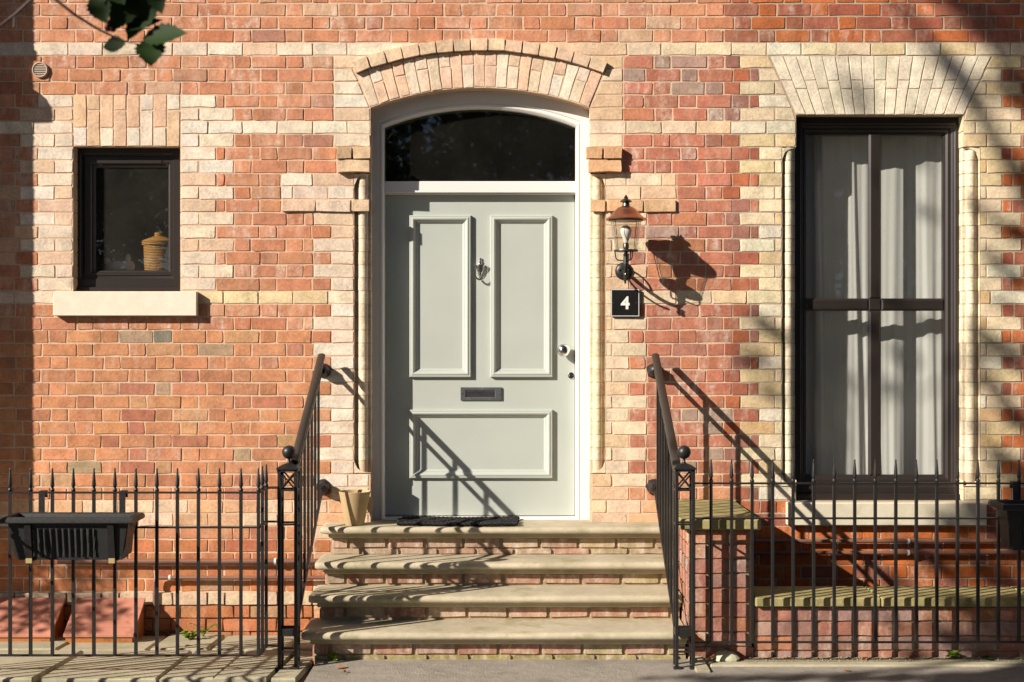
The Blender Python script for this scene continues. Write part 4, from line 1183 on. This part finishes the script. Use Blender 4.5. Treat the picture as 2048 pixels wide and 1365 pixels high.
def clip(par, px, py, r):
    x, z = X(px), Z(py); m = MB(); n = 10; o_, i_ = [], []
    for k in range(n + 1): a = math.radians(40 + 280 * k / n); o_.append((-.042 + (r + .004) * -math.cos(a) * -1, z + (r + .004) * math.sin(a))); i_.append((-.042 + (r + .0008) * math.cos(a), z + (r + .0008) * math.sin(a)))
    o_ = [(-.042 + (r + .004) * math.cos(math.radians(40 + 280 * k / n)), z + (r + .004) * math.sin(math.radians(40 + 280 * k / n))) for k in range(n + 1)]
    vs = []
    for xx in (x - .007, x + .007): vs += [(xx, a, b) for a, b in o_] + [(xx, a, b) for a, b in i_]
    k = n + 1; fs = []
    for q in range(n): fs += [(q, q+1, 2*k+q+1, 2*k+q), (k+q, 3*k+q, 3*k+q+1, k+q+1), (q, k+q, k+q+1, q+1), (2*k+q, 2*k+q+1, 3*k+q+1, 3*k+q)]
    fs += [(0, 2*k, 3*k, k), (n, k+n, 3*k+n, 2*k+n)]
    m.add(vs, fs); m.box(x - .007, x + .007, -.03, 0, z - .006, z + .006); m.build('pipe_clip', M_WCLIP, par)
clip(p3, 1813, 1081, .014); clip(p4, 1813, 1104, .014); clip(p2, 343, 1153.5, .014); clip(p1, 553, 1121, .018)

# ------------------------------------------------------------------ hatch covers
def hatch(pxl, pxr, label):
    yb, yf = -.065, -.36; x0, x1 = X(pxl, yf), X(pxr, yf); zb, zf = Z(1195, yb), Z(1270, yf)
    g = tag(empty('hatch_cover', ((x0 + x1) / 2, yf, -.05)), label, 'hatch cover', 'hatch covers by the wall')
    def pl(y): return zf + (zb - zf) * (y - yf) / (yb - yf)
    n = 5
    for k in range(n):
        ya, yc = yf + (yb - yf) * k / n + .0015, yf + (yb - yf) * (k + 1) / n - .0015; dz = R.uniform(-.0015, .0015)
        a, b = pl(ya) + dz, pl(yc) + dz
        MB().add([(x0, ya, a), (x1, ya, a), (x1, yc, b), (x0, yc, b), (x0, ya, a - .018), (x1, ya, a - .018), (x1, yc, b - .018), (x0, yc, b - .018)],
                 [(0,1,2,3), (7,6,5,4), (4,5,1,0), (5,6,2,1), (6,7,3,2), (7,4,0,3)]).build('board', M_HATCH, g, bevel=.0025)
    i = .012; zl = -.09
    m = MB().box(x0 + i, x1 - i, yf + i, yf + i + .02, zl, zf - .02); m.build('front_board', M_HATCHSIDE, g)
    for xx in (x0 + i, x1 - i - .018):
        MB().add([(xx, yf + i + .021, zl), (xx + .018, yf + i + .021, zl), (xx + .018, yb, zl), (xx, yb, zl), (xx, yf + i + .021, pl(yf + i + .021) - .02), (xx + .018, yf + i + .021, pl(yf + i + .021) - .02), (xx + .018, yb, zb - .02), (xx, yb, zb - .02)],
                 [(3,2,1,0), (4,5,6,7), (0,1,5,4), (1,2,6,5), (2,3,7,6), (3,0,4,7)]).build('side_board', M_HATCHSIDE, g)
hatch(-38, 102, 'sloping terracotta painted board hatch cover in the shadowed corner')
hatch(126, 267, 'sloping terracotta painted board hatch cover next to the bent pipe')

# ------------------------------------------------------------------ planters
def planter(x0, x1, yf, yb, zt, h, label):
    g = tag(empty('trough_planter', ((x0 + x1) / 2, (yf + yb) / 2, zt - h)), label, 'planter', 'trough planters on the railings')
    tin = .035
    # body: hollow trough with fluted front
    n = 170; fl0, fl1 = x0 + .19 * (x1 - x0), x0 + .70 * (x1 - x0)
    def front(v):     # v 0 bottom, 1 top
        ins = tin * (1 - v) + .026; pts = []
        xa, xb = x0 + ins * 1.25, x1 - ins * 1.25; ya, yc = yf + ins, yb - ins
        for k in range(n * 2 + 1):
            x = xa + (xb - xa) * k / (n * 2); d = 0
            if .08 < v < .72 and fl0 < x < fl1: d = .007 * (1 + math.cos((x - fl0) / (fl1 - fl0) * 2 * math.pi * 11)) - .004
            pts.append((x, ya - d, zt - h + h * v))
        m_ = 16
        for k in range(1, m_): pts.append((xb, ya + (yc - ya) * k / m_ , zt - h + h * v))
        pts += [(xb, yc, zt - h + h * v), (xa, yc, zt - h + h * v)]
        return pts
    m = MB(); vl = [0, .04, .075, .085, .4, .715, .725, .84, .86, .985]
    rings = [front(v) for v in vl]
    k0 = len(rings[0]); m.loft(rings); m.add(rings[0], [tuple(range(k0))[::-1]])
    m.build('trough', M_PLASTIC, g, smooth=40)
    # rolled rim
    def rr(i, z): return [(x0 + i, yf + i, z), (x1 - i, yf + i, z), (x1 - i, yb - i, z), (x0 + i, yb - i, z)]
    MB().loft([rr(.03, zt - .03), rr(.004, zt - .034), rr(0, zt - .028), rr(.002, zt - .012), rr(.010, zt - .002), rr(.020, zt), rr(.026, zt - .004), rr(.034, zt - .03), rr(.05, zt - .12), rr(.058, zt - h + .02)], close=True).build('rim', M_PLASTIC, g, smooth=30)
    return g
def hooks(g, xs, yf, yb, zt, h, zr):
    for x in xs:
        m = MB(); w = .017
        m.box(x - w, x + w, yb + .0005, yb + .004, zt - .1, zr + .008); m.box(x - w, x + w, yb + .0042, yb + .052, zr + .006, zr + .010); m.box(x - w, x + w, yb + .049, yb + .053, zr - .03, zr + .0058)
        m.build('hook', M_IRON, g)
        v = []
        for (y, z) in ((yf + .018, zt - .04), (yf + .018 + .035, zt - h - .004)): v += [(x - w, y - .003, z), (x + w, y - .003, z), (x + w, y + .003, z), (x - w, y + .003, z)]
        MB().add(v, [(0,1,2,3)[::-1], (4,5,6,7), (0,4,5,1), (1,5,6,2), (2,6,7,3), (3,7,4,0)]).build('strap', M_IRON, g)
        MB().box(x - w + .001, x + w - .001, yf + .046, yb - .02, zt - h - .012, zt - h - .006).build('strap_end', M_YELLOWTIP, g)
        MB().box(x - w + .0005, x + w - .0005, yf + .0415, yf + .0495, zt - h - .016, zt - h + .010).build('strap_tip', M_YELLOWTIP, g)
yb_, yf_ = yl - .014, yl - .265
gp = planter(X(38, yb_) - .02, X(286, yb_) + .012, yf_, yb_, .895, .235, 'black ribbed plastic trough hung on the yard railing, whole in view')
hooks(gp, (X(85, yl), X(246, yl)), yf_, yb_, .895, .235, Z(985.5, yl))
yb2, yf2 = yr - .014, yr - .265
gp = planter(X(1996, yb2) - .06, X(1996, yb2) + .62, yf2, yb2, Z(999, yb2) , .26, 'black plastic trough cut off by the frame on the railing below the tall window')
hooks(gp, (X(2030, yr), X(2160, yr)), yf2, yb2, Z(999, yb2), .26, Z(967, yr))

# ------------------------------------------------------------------ pot and mat on the top step
def pot():
    x, y, z = X(709.5, -.15), -.15, .668
    g = tag(empty('plant_pot', (x, y, z)), 'empty tan tapered plant pot on the top step', 'plant pot')
    MB().lathe([(.001, 0), (.058, 0), (.060, .003), (.099, .205), (.101, .212), (.098, .214), (.094, .209), (.06, .03), (.001, .03)], (x, y, z), 40).build('body', M_POT, g, smooth=40)
    MB().lathe([(.001, .0), (.058, .002), (.062, .012), (.001, .014)], (x, y, z + .05), 24).build('compost', M_SOIL, g)
pot()
def mat():
    x0, x1 = -.725, .035; y0, y1 = -.215, .10; z = .672
    g = tag(empty('door_mat', ((x0 + x1) / 2, (y0 + y1) / 2, z)), 'black braided rope mat on the top step before the door', 'door mat')
    n = 7
    for k in range(n):
        yc = y0 + (y1 - y0) * (k + .5) / n; m = MB()
        for s in range(3):
            pts = []
            for q in range(64):
                u = q / 63; a = u * 6.283 * 9 + s * 2.094 + k * .7
                pts.append((x0 + (x1 - x0) * u + .012 * math.sin(k * 2.1) + .01 * math.sin(k * 4.4), yc + .006 * math.sin(u * 14 + k) + .016 * math.sin(a), z + .008 + .005 * math.sin(2 * a) + .003 * math.sin(u * 9 + k)))
            m.tube(pts, .0085, 6)
        m.build('rope_braid', M_ROPE, g, smooth=60)
mat()

# ------------------------------------------------------------------ neighbouring bay (just out of the picture, shades the wall's edge)
def bay():
    p = .6; xc = X(68) - p * SA
    g = tag(empty('brick_bay', (xc, -p / 2, 0)), 'projecting brick bay next door just beyond the shadowed wall edge', 'bay')
    MB().box(xc - 2.2, xc, -p, MW - .001, -.1, 6.4, .006).build('wall', M_MORTAR, g)
    a = .052; pts = []
    zc = Z(225) + p * SB + .02
    MB().extrude([(-p - .0, zc + .10), (-p - a * .5, zc + .09), (-p - a, zc + .05), (-p - a * 1.1, zc), (-p - a, zc - .04), (-p - a * .4, zc - .07), (-p, zc - .08), (0, zc - .08), (0, zc + .10)], 'x', xc - 2.2, xc + .04).build('string_moulding', M_SILL2, g)
    MB().box(xc - 2.2, xc + .012, -p - .012, 0, Z(113) + p * SB - .03, Z(100) + p * SB, .008).build('band_course', M_SILL2, g)
    # brick skin on the return face that looks over the door
    vsz = -.08; row = 0
    V, Fc, Cc = [], [], []
    while vsz < 6.3:
        y = -p + (0 if row % 2 else .0); first = .105 if row % 2 else .222
        y2 = y + first
        while y < -.02:
            y2 = min(y2, -.004)
            if y2 - y > .03:
                vv, ff = quad_brick([(y + .005, vsz + .005), (y2 - .005, vsz + .005), (y2 - .005, vsz + .0795), (y + .005, vsz + .0795)], .003, 0, .006, .014)
                n = len(V); V += [(xc + .008 - yy, xx, zz) for xx, yy, zz in vv]; Fc += [tuple(i + n for i in f) for f in ff]
                c = vary(R.choice(REDS), .12); Cc += [*c, .4] * len(vv)
            y = y2; y2 = y + (.105 if R.random() < .4 else .222)
        vsz += .0845; row += 1
    me = bpy.data.meshes.new('brickwork'); me.from_pydata(V, [], Fc); ca = me.color_attributes.new('tint', 'FLOAT_COLOR', 'POINT'); ca.data.foreach_set('color', Cc)
    o = link('brickwork', me, M_BRICK, g); o['kind'] = 'stuff'
bay()

# ------------------------------------------------------------------ small plants and litter
def leaf_poly(L, w, spines=0, fold=.25, n=6):
    """points of a leaf along +x, centre fold, returned as verts, faces"""
    vs = [(0, 0, 0)]; top, bot = [], []
    for k in range(1, n):
        u = k / n; h = w * math.sin(math.pi * u ** .85)
        if spines and k % 2 == 0: h *= 1.14
        elif spines: h *= .93
        top.append((u * L, h, fold * h)); bot.append((u * L, -h, fold * h))
    mid = [(k / n * L, 0, 0) for k in range(1, n)]
    vs = [(0, 0, 0)] + mid + [(L, 0, 0)] + top + bot; m = n - 1; T = n + 1; B = T + m
    fs = [(0, 1, T), (0, B, 1)]
    for k in range(m - 1): fs += [(1 + k, 2 + k, T + k + 1, T + k), (2 + k, 1 + k, B + k, B + k + 1)]
    fs += [(m, n, T + m - 1), (n, m, B + m - 1)]
    return vs, fs
def put_leaf(m, L, w, pos, direction, normal, spines=0, n=6, fold=.25):
    d = Vector(direction).normalized(); nn = Vector(normal); nn = (nn - d * nn.dot(d)).normalized(); b = nn.cross(d)
    vs, fs = leaf_poly(L, w, spines, fold, n)
    m.add([Vector(pos) + d * v[0] + b * v[1] + nn * v[2] for v in vs], fs)
def weed(x, y, z, h, n, label, seed):
    rr = random.Random(seed); g = tag(empty('weed', (x, y, z)), label, 'weed', 'weeds by the wall')
    st, lf = MB(), MB()
    for k in range(n):
        a = rr.uniform(0, 6.28); l = h * rr.uniform(.4, 1); dx, dy = math.cos(a) * l * .55, math.sin(a) * l * .3
        pts = [(x + dx * t * t, y + dy * t * t, z + l * t * (1 - .25 * t)) for t in (0, .35, .7, 1)]
        st.tube(pts, .0018, 5)
        for q in range(7):
            t = .25 + .75 * q / 6; p = (x + dx * t * t, y + dy * t * t, z + l * t * (1 - .25 * t)); b = rr.uniform(0, 6.28)
            put_leaf(lf, rr.uniform(.02, .045), rr.uniform(.006, .011), p, (math.cos(b), math.sin(b) * .7, rr.uniform(-.1, .6)), (rr.uniform(-.4, .4), -.6, 1))
    st.build('stem', M_WEED, g); lf.build('leaves', M_WEED, g)
weed(X(378, -.3), -.28, -.05, .10, 9, 'bushy yellow-green weed on the paving below the pipes', 1)
weed(X(405, -.2), -.17, -.05, .14, 3, 'taller thin weed against the plinth below the pipes', 4)
weed(X(664, -1.03), -1.03, -.01, .075, 3, 'sparse little weed at the foot of the bottom step', 2)
weed(X(1905, -1.0), -1.0, .005, .06, 5, 'dark little weed at the foot of the low wall', 6)
def fallen(px, y, z, L, c, label, seed):
    rr = random.Random(seed); m = MB(); a = rr.uniform(0, 6.28)
    put_leaf(m, L, L * .32, (X(px, y), y, z + .004), (math.cos(a), math.sin(a), .05), (rr.uniform(-.3, .3), rr.uniform(-.4, .1), 1), 1, 7, .5)
    return tag(m.build('fallen_leaf', c), label, 'leaf', 'fallen leaves')
M_LY = paint('yellow_leaf', (.45, .30, .06), .6, .3); M_LR = paint('red_leaf', (.30, .07, .03), .6, .3)
for args in ((384, -.55, -.02, .055, M_LR, 'reddish fallen leaf below the yellow-green weed'), (540, -.25, -.055, .06, M_LY, 'yellow fallen leaf on the paving between railing corner and steps'), (672, -1.22, .0, .06, M_DRYLEAF, 'curled brown leaf at the corner of the bottom step'), (694, -1.3, 0, .04, M_DRYLEAF, 'small brown leaf on tarmac near the bottom step corner'),
             (1412, -1.03, .012, .05, M_LY, 'yellow leaf in the corner by the lattice post'), (1422, -1.0, .012, .05, M_LR, 'red-orange leaf in the corner by the lattice post'), (1488, -1.03, .008, .05, M_LR, 'red leaf beside the pale lump'), (1732, -1.05, .008, .05, M_DRYLEAF, 'brown leaf on the grit in mid railing'), (1830, -1.0, .008, .06, M_LR, 'dark red leaf at the foot of the low wall'), (1985, -1.06, .01, .07, M_HOLLY, 'dull green leaf on the grit below the hanging trough'), (888, .0, .70, .03, M_DRYLEAF, 'brown leaf scrap on the rope mat'), (1700, -1.3, .002, .04, M_DRYLEAF, 'brown leaf on tarmac before the railing')):
    fallen(*args, seed=int(args[0]))
def grit():
    rr = random.Random(5); m = MB()
    for k in range(420):
        if k < 300: x, y, z = rr.uniform(1.13, 3.9), rr.uniform(-1.09, -.96), .007
        else: x, y, z = rr.uniform(-3.0, -1.25), rr.uniform(-.12, -.03), -.075
        r = rr.uniform(.003, .008)
        m.add([(x + r, y, z), (x, y + r, z), (x - r, y, z), (x, y - r, z), (x + r * .2, y, z + r)], [(0,1,4), (1,2,4), (2,3,4), (3,0,4)])
    tag(m.build('gravel', M_GRAVEL), 'loose grit along the foot of the walls', 'gravel', kind='stuff')
grit()
def lump():
    x, y = X(1452, -1.03), -1.03; m = MB().lathe([(.062, 0), (.066, .012), (.055, .032), (.034, .046), (.012, .052), (.001, .053)], (x, y, .005), 14)
    rr = random.Random(3); m.v = [(x + (a - x) * 1.2 + rr.uniform(-.007, .007), b + rr.uniform(-.006, .006), c + rr.uniform(-.004, .004)) for a, b, c in m.v]
    tag(m.build('stone', M_STONE, None, smooth=40), 'pale green-white stone at the foot of the brick pier', 'stone')
lump()

# ------------------------------------------------------------------ holly spray hanging near the camera
def holly():
    d = 2.6; y = d - DW
    def P(px, py, dd=0.0): return (X(px, y + dd), y + dd, Z(py, y + dd))
    g = tag(empty('holly_branch', P(230, -60)), 'holly spray with dark leaves and berries hanging in front of the wall', 'branch')
    MB().tube([(-2.0, -10.4, 4.0), (-1.5, -8.6, 3.6), (-1.05, -7.2, 2.95), P(60, -40), P(112, 0), P(150, 30), P(190, 55), P(215, 68), P(240, 80), P(262, 86), P(275, 88)], [.014, .010, .006, .0035, .003, .0027, .0024, .0021, .0018, .0014, .001], 7).build('twig', M_TWIG, g, smooth=60)
    MB().tube([(-1.05, -7.2, 2.95), (-.95, -6.85, 2.78), P(160, -60), P(200, -30), P(225, 10), P(236, 40), P(230, 60)], [.005, .004, .003, .0026, .002, .0016, .0012], 7).build('twig', M_TWIG, g, smooth=60)
    lv = [((188, -10), (211, 42), .55, (0, -1, .2)), ((262, -30), (232, 52), .6, (.3, -1, .1)), ((318, -15), (262, 72), .55, (-.4, -1, .2)), ((248, 62), (318, 42), .38, (.1, -.7, .7)), ((285, 78), (365, 68), .42, (.1, -1, .4)), ((302, 78), (302, 128), .75, (.1, -1, .2)), ((252, 88), (210, 94), .62, (-.1, -1, .3)), ((248, -20), (270, 40), .5, (-.2, -1, .1)), ((205, -40), (245, 5), .5, (.2, -1, .2)), ((300, -60), (322, 20), .5, (-.2, -1, .3))]
    for k, (a, b, w, nn) in enumerate(lv):
        A, B = Vector(P(*a, .01 * (k % 3))), Vector(P(*b, -.02 + .015 * (k % 4))); L = (B - A).length
        m = MB(); put_leaf(m, L * 1.12, L * w * .62, A, B - A, nn, 1, 14, .3); m.build('leaf', M_HOLLY, g, smooth=60)
    for px, py in ((220, 47), (226, 58), (216, 57)):
        m = MB(); r = .0065; m.lathe([(max(.0003, r * math.sin(math.pi * k / 8)), -r * math.cos(math.pi * k / 8)) for k in range(9)], P(px, py), 12); m.build('berry', M_BERRY, g, smooth=60)
    b2 = tag(empty('bare_twig', P(0, 60)), 'bare thin twig crossing the top corner above the vent', 'branch')
    MB().tube([P(-70, 105), P(-40, 85), P(0, 53), P(32, 28), P(62, 0), P(90, -30), (-1.0, -7.0, 2.88)], [.001, .0022, .0026, .0028, .0028, .003, .004], 7).build('twig', M_TWIG, b2, smooth=60)
    MB().tube([P(30, 30), P(29, 44), P(28, 55)], .002, 6).build('side_twig', M_TWIG, b2, smooth=60)
holly()

# ------------------------------------------------------------------ trees of the street (they shade and are mirrored in the glass)
def leaves_mesh(name, centres, rng, mat, parent):
    """centres: (x,y,z,radius,count,size)"""
    V, Fc = [], []
    for (cx, cy, cz, rad, cnt, size) in centres:
        for _ in range(cnt):
            while True:
                p = Vector((rng.uniform(-1, 1), rng.uniform(-1, 1), rng.uniform(-1, 1)))
                if p.length < 1: break
            p = Vector((cx, cy, cz)) + p * rad
            d = Vector((rng.uniform(-1, 1), rng.uniform(-1, 1), rng.uniform(-1, .6))).normalized(); u = d.orthogonal().normalized()
            u = (u * math.cos(rng.uniform(0, 6.28)) + d.cross(u) * math.sin(rng.uniform(0, 6.28))).normalized(); l = size * rng.uniform(.6, 1.3); w = l * .45
            n = len(V); V += [p - d * l * .5, p + u * w * .5, p + d * l * .5, p - u * w * .5]; Fc.append((n, n+1, n+2, n+3))
    me = bpy.data.meshes.new(name); me.from_pydata([tuple(v) for v in V], [], Fc); return link(name, me, mat, parent)
def toward_sun(px, py, t): return Vector((X(px) - SA * t, -t, Z(py) + SB * t))
def shade_tree():
    """the street tree between sun and window, up the road"""
    rng = random.Random(12); T = 7.0
    base = toward_sun(2560, 900, T); base.z = -.05
    g = tag(empty('street_tree', base), 'broadleaf tree in the street whose shadow falls on the tall window', 'tree')
    top = toward_sun(2540, 700, T)
    MB().tube([base, base.lerp(top, .5) + Vector((.1, .1, 0)), top], [.26, .22, .16], 12).build('trunk', M_BARK, g, smooth=60)
    def br(pts, r, t=T):
        P = [toward_sun(px, py, t + k * .12) for k, (px, py) in enumerate(pts)]
        MB().tube(P, [r * (1 - .7 * k / (len(P) - 1)) for k in range(len(P))], 7).build('limb', M_BARK, g, smooth=60)
    br([(2540, 700), (2330, 420), (2150, 150), (1980, -60)], .12)
    br([(2430, 560), (2240, 470), (2070, 420), (1970, 240), (1880, 110), (1790, 0)], .085)
    br([(2200, 300), (2060, 200), (1960, 60), (1860, -60)], .06)
    br([(2540, 760), (2260, 740), (2060, 700), (1900, 700), (1800, 690)], .045)
    br([(2000, 690), (1880, 800), (1780, 860)], .03)
    br([(2540, 900), (2240, 960), (2040, 1010), (1930, 1070), (1850, 1130)], .06)
    br([(2540, 1000), (2440, 1300), (2300, 1600), (1900, 1800)], .06)
    br([(1840, 690), (1700, 700), (1560, 680), (1500, 640)], .016)
    br([(1640, 700), (1560, 780), (1500, 800)], .012)
    C = []
    def cl(px, py, rad, n, y=0.0, sz=.085):
        t = T + y + rng.uniform(-.3, .5); p = Vector((X(px, y), y, Z(py, y))) + Vector((-SA, -1, SB)) * t; C.append((p.x, p.y, p.z, rad, int(n * 2.3), sz))
    for a in ((2000, -20, .30, 200), (1900, -25, .16, 70), (2040, 85, .16, 90), (1970, 60, .10, 40), (1890, 115, .06, 24), (1915, 150, .07, 34), (1945, 195, .07, 34), (2050, 190, .14, 80), (1716, 175, .045, 20), (1720, 215, .045, 22),
              (1945, 410, .05, 18), (2030, 465, .07, 28), (1985, 515, .04, 14), (2030, 560, .05, 20), (2045, 350, .08, 28), (1948, 660, .05, 18), (2000, 690, .05, 18), (2036, 730, .05, 18), (1975, 765, .04, 12), (2030, 840, .08, 28), (1950, 850, .04, 14), (1995, 905, .05, 18), (2010, 610, .04, 14), (2000, 790, .04, 12),
              (1528, 648, .045, 20), (1562, 672, .05, 24), (1498, 722, .045, 18), (1545, 726, .035, 12), (1545, 790, .045, 18), (1500, 690, .03, 7),
              (1740, 330, .04, 12), (1690, 620, .06, 22), (1735, 560, .045, 16), (1650, 680, .045, 16),
              (2040, 960, .13, 60), (1985, 1040, .10, 50), (2060, 1090, .16, 110), (1925, 1060, .07, 28), (1890, 1140, .07, 26), (1990, 1150, .12, 60), (1830, 1100, .05, 16), (1790, 1160, .05, 14), (1660, 1120, .05, 12)): cl(*a)
    for a in ((1900, 1190, .05, 16), (1960, 1230, .08, 34), (2030, 1200, .10, 50), (1890, 1270, .06, 20), (1980, 1300, .10, 50), (2050, 1290, .12, 70), (1840, 1320, .05, 16), (1790, 1250, .04, 10)): cl(*a, -.955)
    for a in ((1440, 1362, .06, 26), (1370, 1350, .05, 20), (1520, 1358, .07, 30), (1600, 1360, .08, 40), (1700, 1362, .09, 44), (1800, 1360, .09, 50), (1900, 1358, .10, 60), (2000, 1356, .11, 70), (2080, 1350, .12, 80), (1310, 1362, .03, 8)): cl(*a, -1.42)
    leaves_mesh('crown', C, rng, M_LEAF, g)
shade_tree()
def yard_shrub():
    rng = random.Random(4); t = 2.3
    c = toward_sun(95, 1170, t) + Vector((0, -.1, 0)); g = tag(empty('garden_shrub', (c.x, c.y, -.05)), 'leafy shrub beyond the yard whose shadow dapples the hatch covers', 'shrub')
    MB().tube([(c.x, c.y, -.05), (c.x + .03, c.y, c.z * .5), (c.x, c.y, c.z)], [.035, .028, .012], 8).build('stem', M_BARK, g, smooth=60)
    C = []
    for (px, py, rad, n) in ((170, 1240, .13, 60), (250, 1255, .14, 60), (320, 1275, .12, 40), (200, 1300, .13, 44), (290, 1320, .10, 22), (340, 1330, .08, 12), (40, 1130, .16, 60), (110, 1130, .15, 55), (170, 1120, .13, 42), (60, 1200, .17, 60), (140, 1190, .16, 46), (200, 1165, .10, 24), (225, 1140, .06, 8), (190, 1230, .10, 14), (90, 1250, .12, 24), (20, 1240, .14, 34), (230, 1200, .06, 6)):
        p = toward_sun(px, py, t + rng.uniform(-.1, .25)); C.append((p.x, p.y, p.z, rad, int(n * 1.7), .062))
    leaves_mesh('crown', C, rng, M_LEAF, g)
yard_shrub()
def far_trees():
    rng = random.Random(9)
    spots = [(-11.5, -23.5, 12.5, 'round'), (-6.8, -21.5, 13.5, 'tall'), (-2.2, -22.6, 12.8, 'broad'), (2.4, -21.8, 14, 'leaning'), (7.0, -22.6, 13, 'dense'), (11.7, -22, 13.5, 'spreading')]
    for k, (x, y, h, w) in enumerate(spots):
        g = tag(empty('street_tree', (x, y, -.1)), '%s tree across the street mirrored in the dark fanlight' % w, 'tree', 'trees across the street')
        MB().tube([(x, y, -.1), (x + .1, y, h * .3), (x, y, h * .62)], [.25, .2, .1], 9).build('trunk', M_BARK, g, smooth=60)
        C = []
        for q in range(80):
            a = rng.uniform(0, 6.28); zz = rng.uniform(.08, 1); rr = (3.2 * math.sin(math.pi * min(.97, .15 + zz * .8)) ** .6) * rng.uniform(.3, 1)
            C.append((x + rr * math.cos(a), y + rr * math.sin(a) * .6, h * zz * .95, .8, 330, .26))
        leaves_mesh('crown', C, rng, M_LEAF, g)
far_trees()
def overhead_trees():
    """unseen trees on the near pavement: crowns added over the viewer to cut sky light, the holly spray is their lowest twig"""
    rng = random.Random(21)
    for (x, y, h, rad, lab) in ((-2.2, -12.2, 8.5, 3.4, 'large holly tree on the pavement above the hanging spray'), (4.2, -11.6, 9.5, 3.8, 'large unseen tree added on the pavement to block sky light')):
        g = tag(empty('street_tree', (x, y, -.1)), lab, 'tree', 'trees on the near pavement')  # holly tree follows from the spray; the other is added to block sky
        MB().tube([(x, y, -.1), (x + .1, y + .05, 2.2), (x, y, h * .7)], [.24, .2, .1], 10).build('trunk', M_BARK, g, smooth=60)
        C = []
        for q in range(90):
            a = rng.uniform(0, 6.28); u = rng.uniform(0, 1); rr = rad * math.sqrt(rng.random()) * math.sin(math.pi * (.18 + .7 * u)) ** .5
            C.append((x + rr * math.cos(a), y + .6 + rr * math.sin(a) * .95, 3.4 + (h - 3.4) * u, .6, 190, .17))
        for q in range(7):
            a = 6.28 * q / 7; MB().tube([(x, y, 2.4 + .4 * q), (x + math.cos(a) * 1.2, y + math.sin(a) * 1.2, 3.8 + .45 * q), (x + math.cos(a) * 2.4, y + math.sin(a) * 2.2, 4.5 + .5 * q)], [.08, .05, .02], 6).build('limb', M_BARK, g, smooth=60)
        leaves_mesh('crown', C, rng, M_LEAF, g)
overhead_trees()
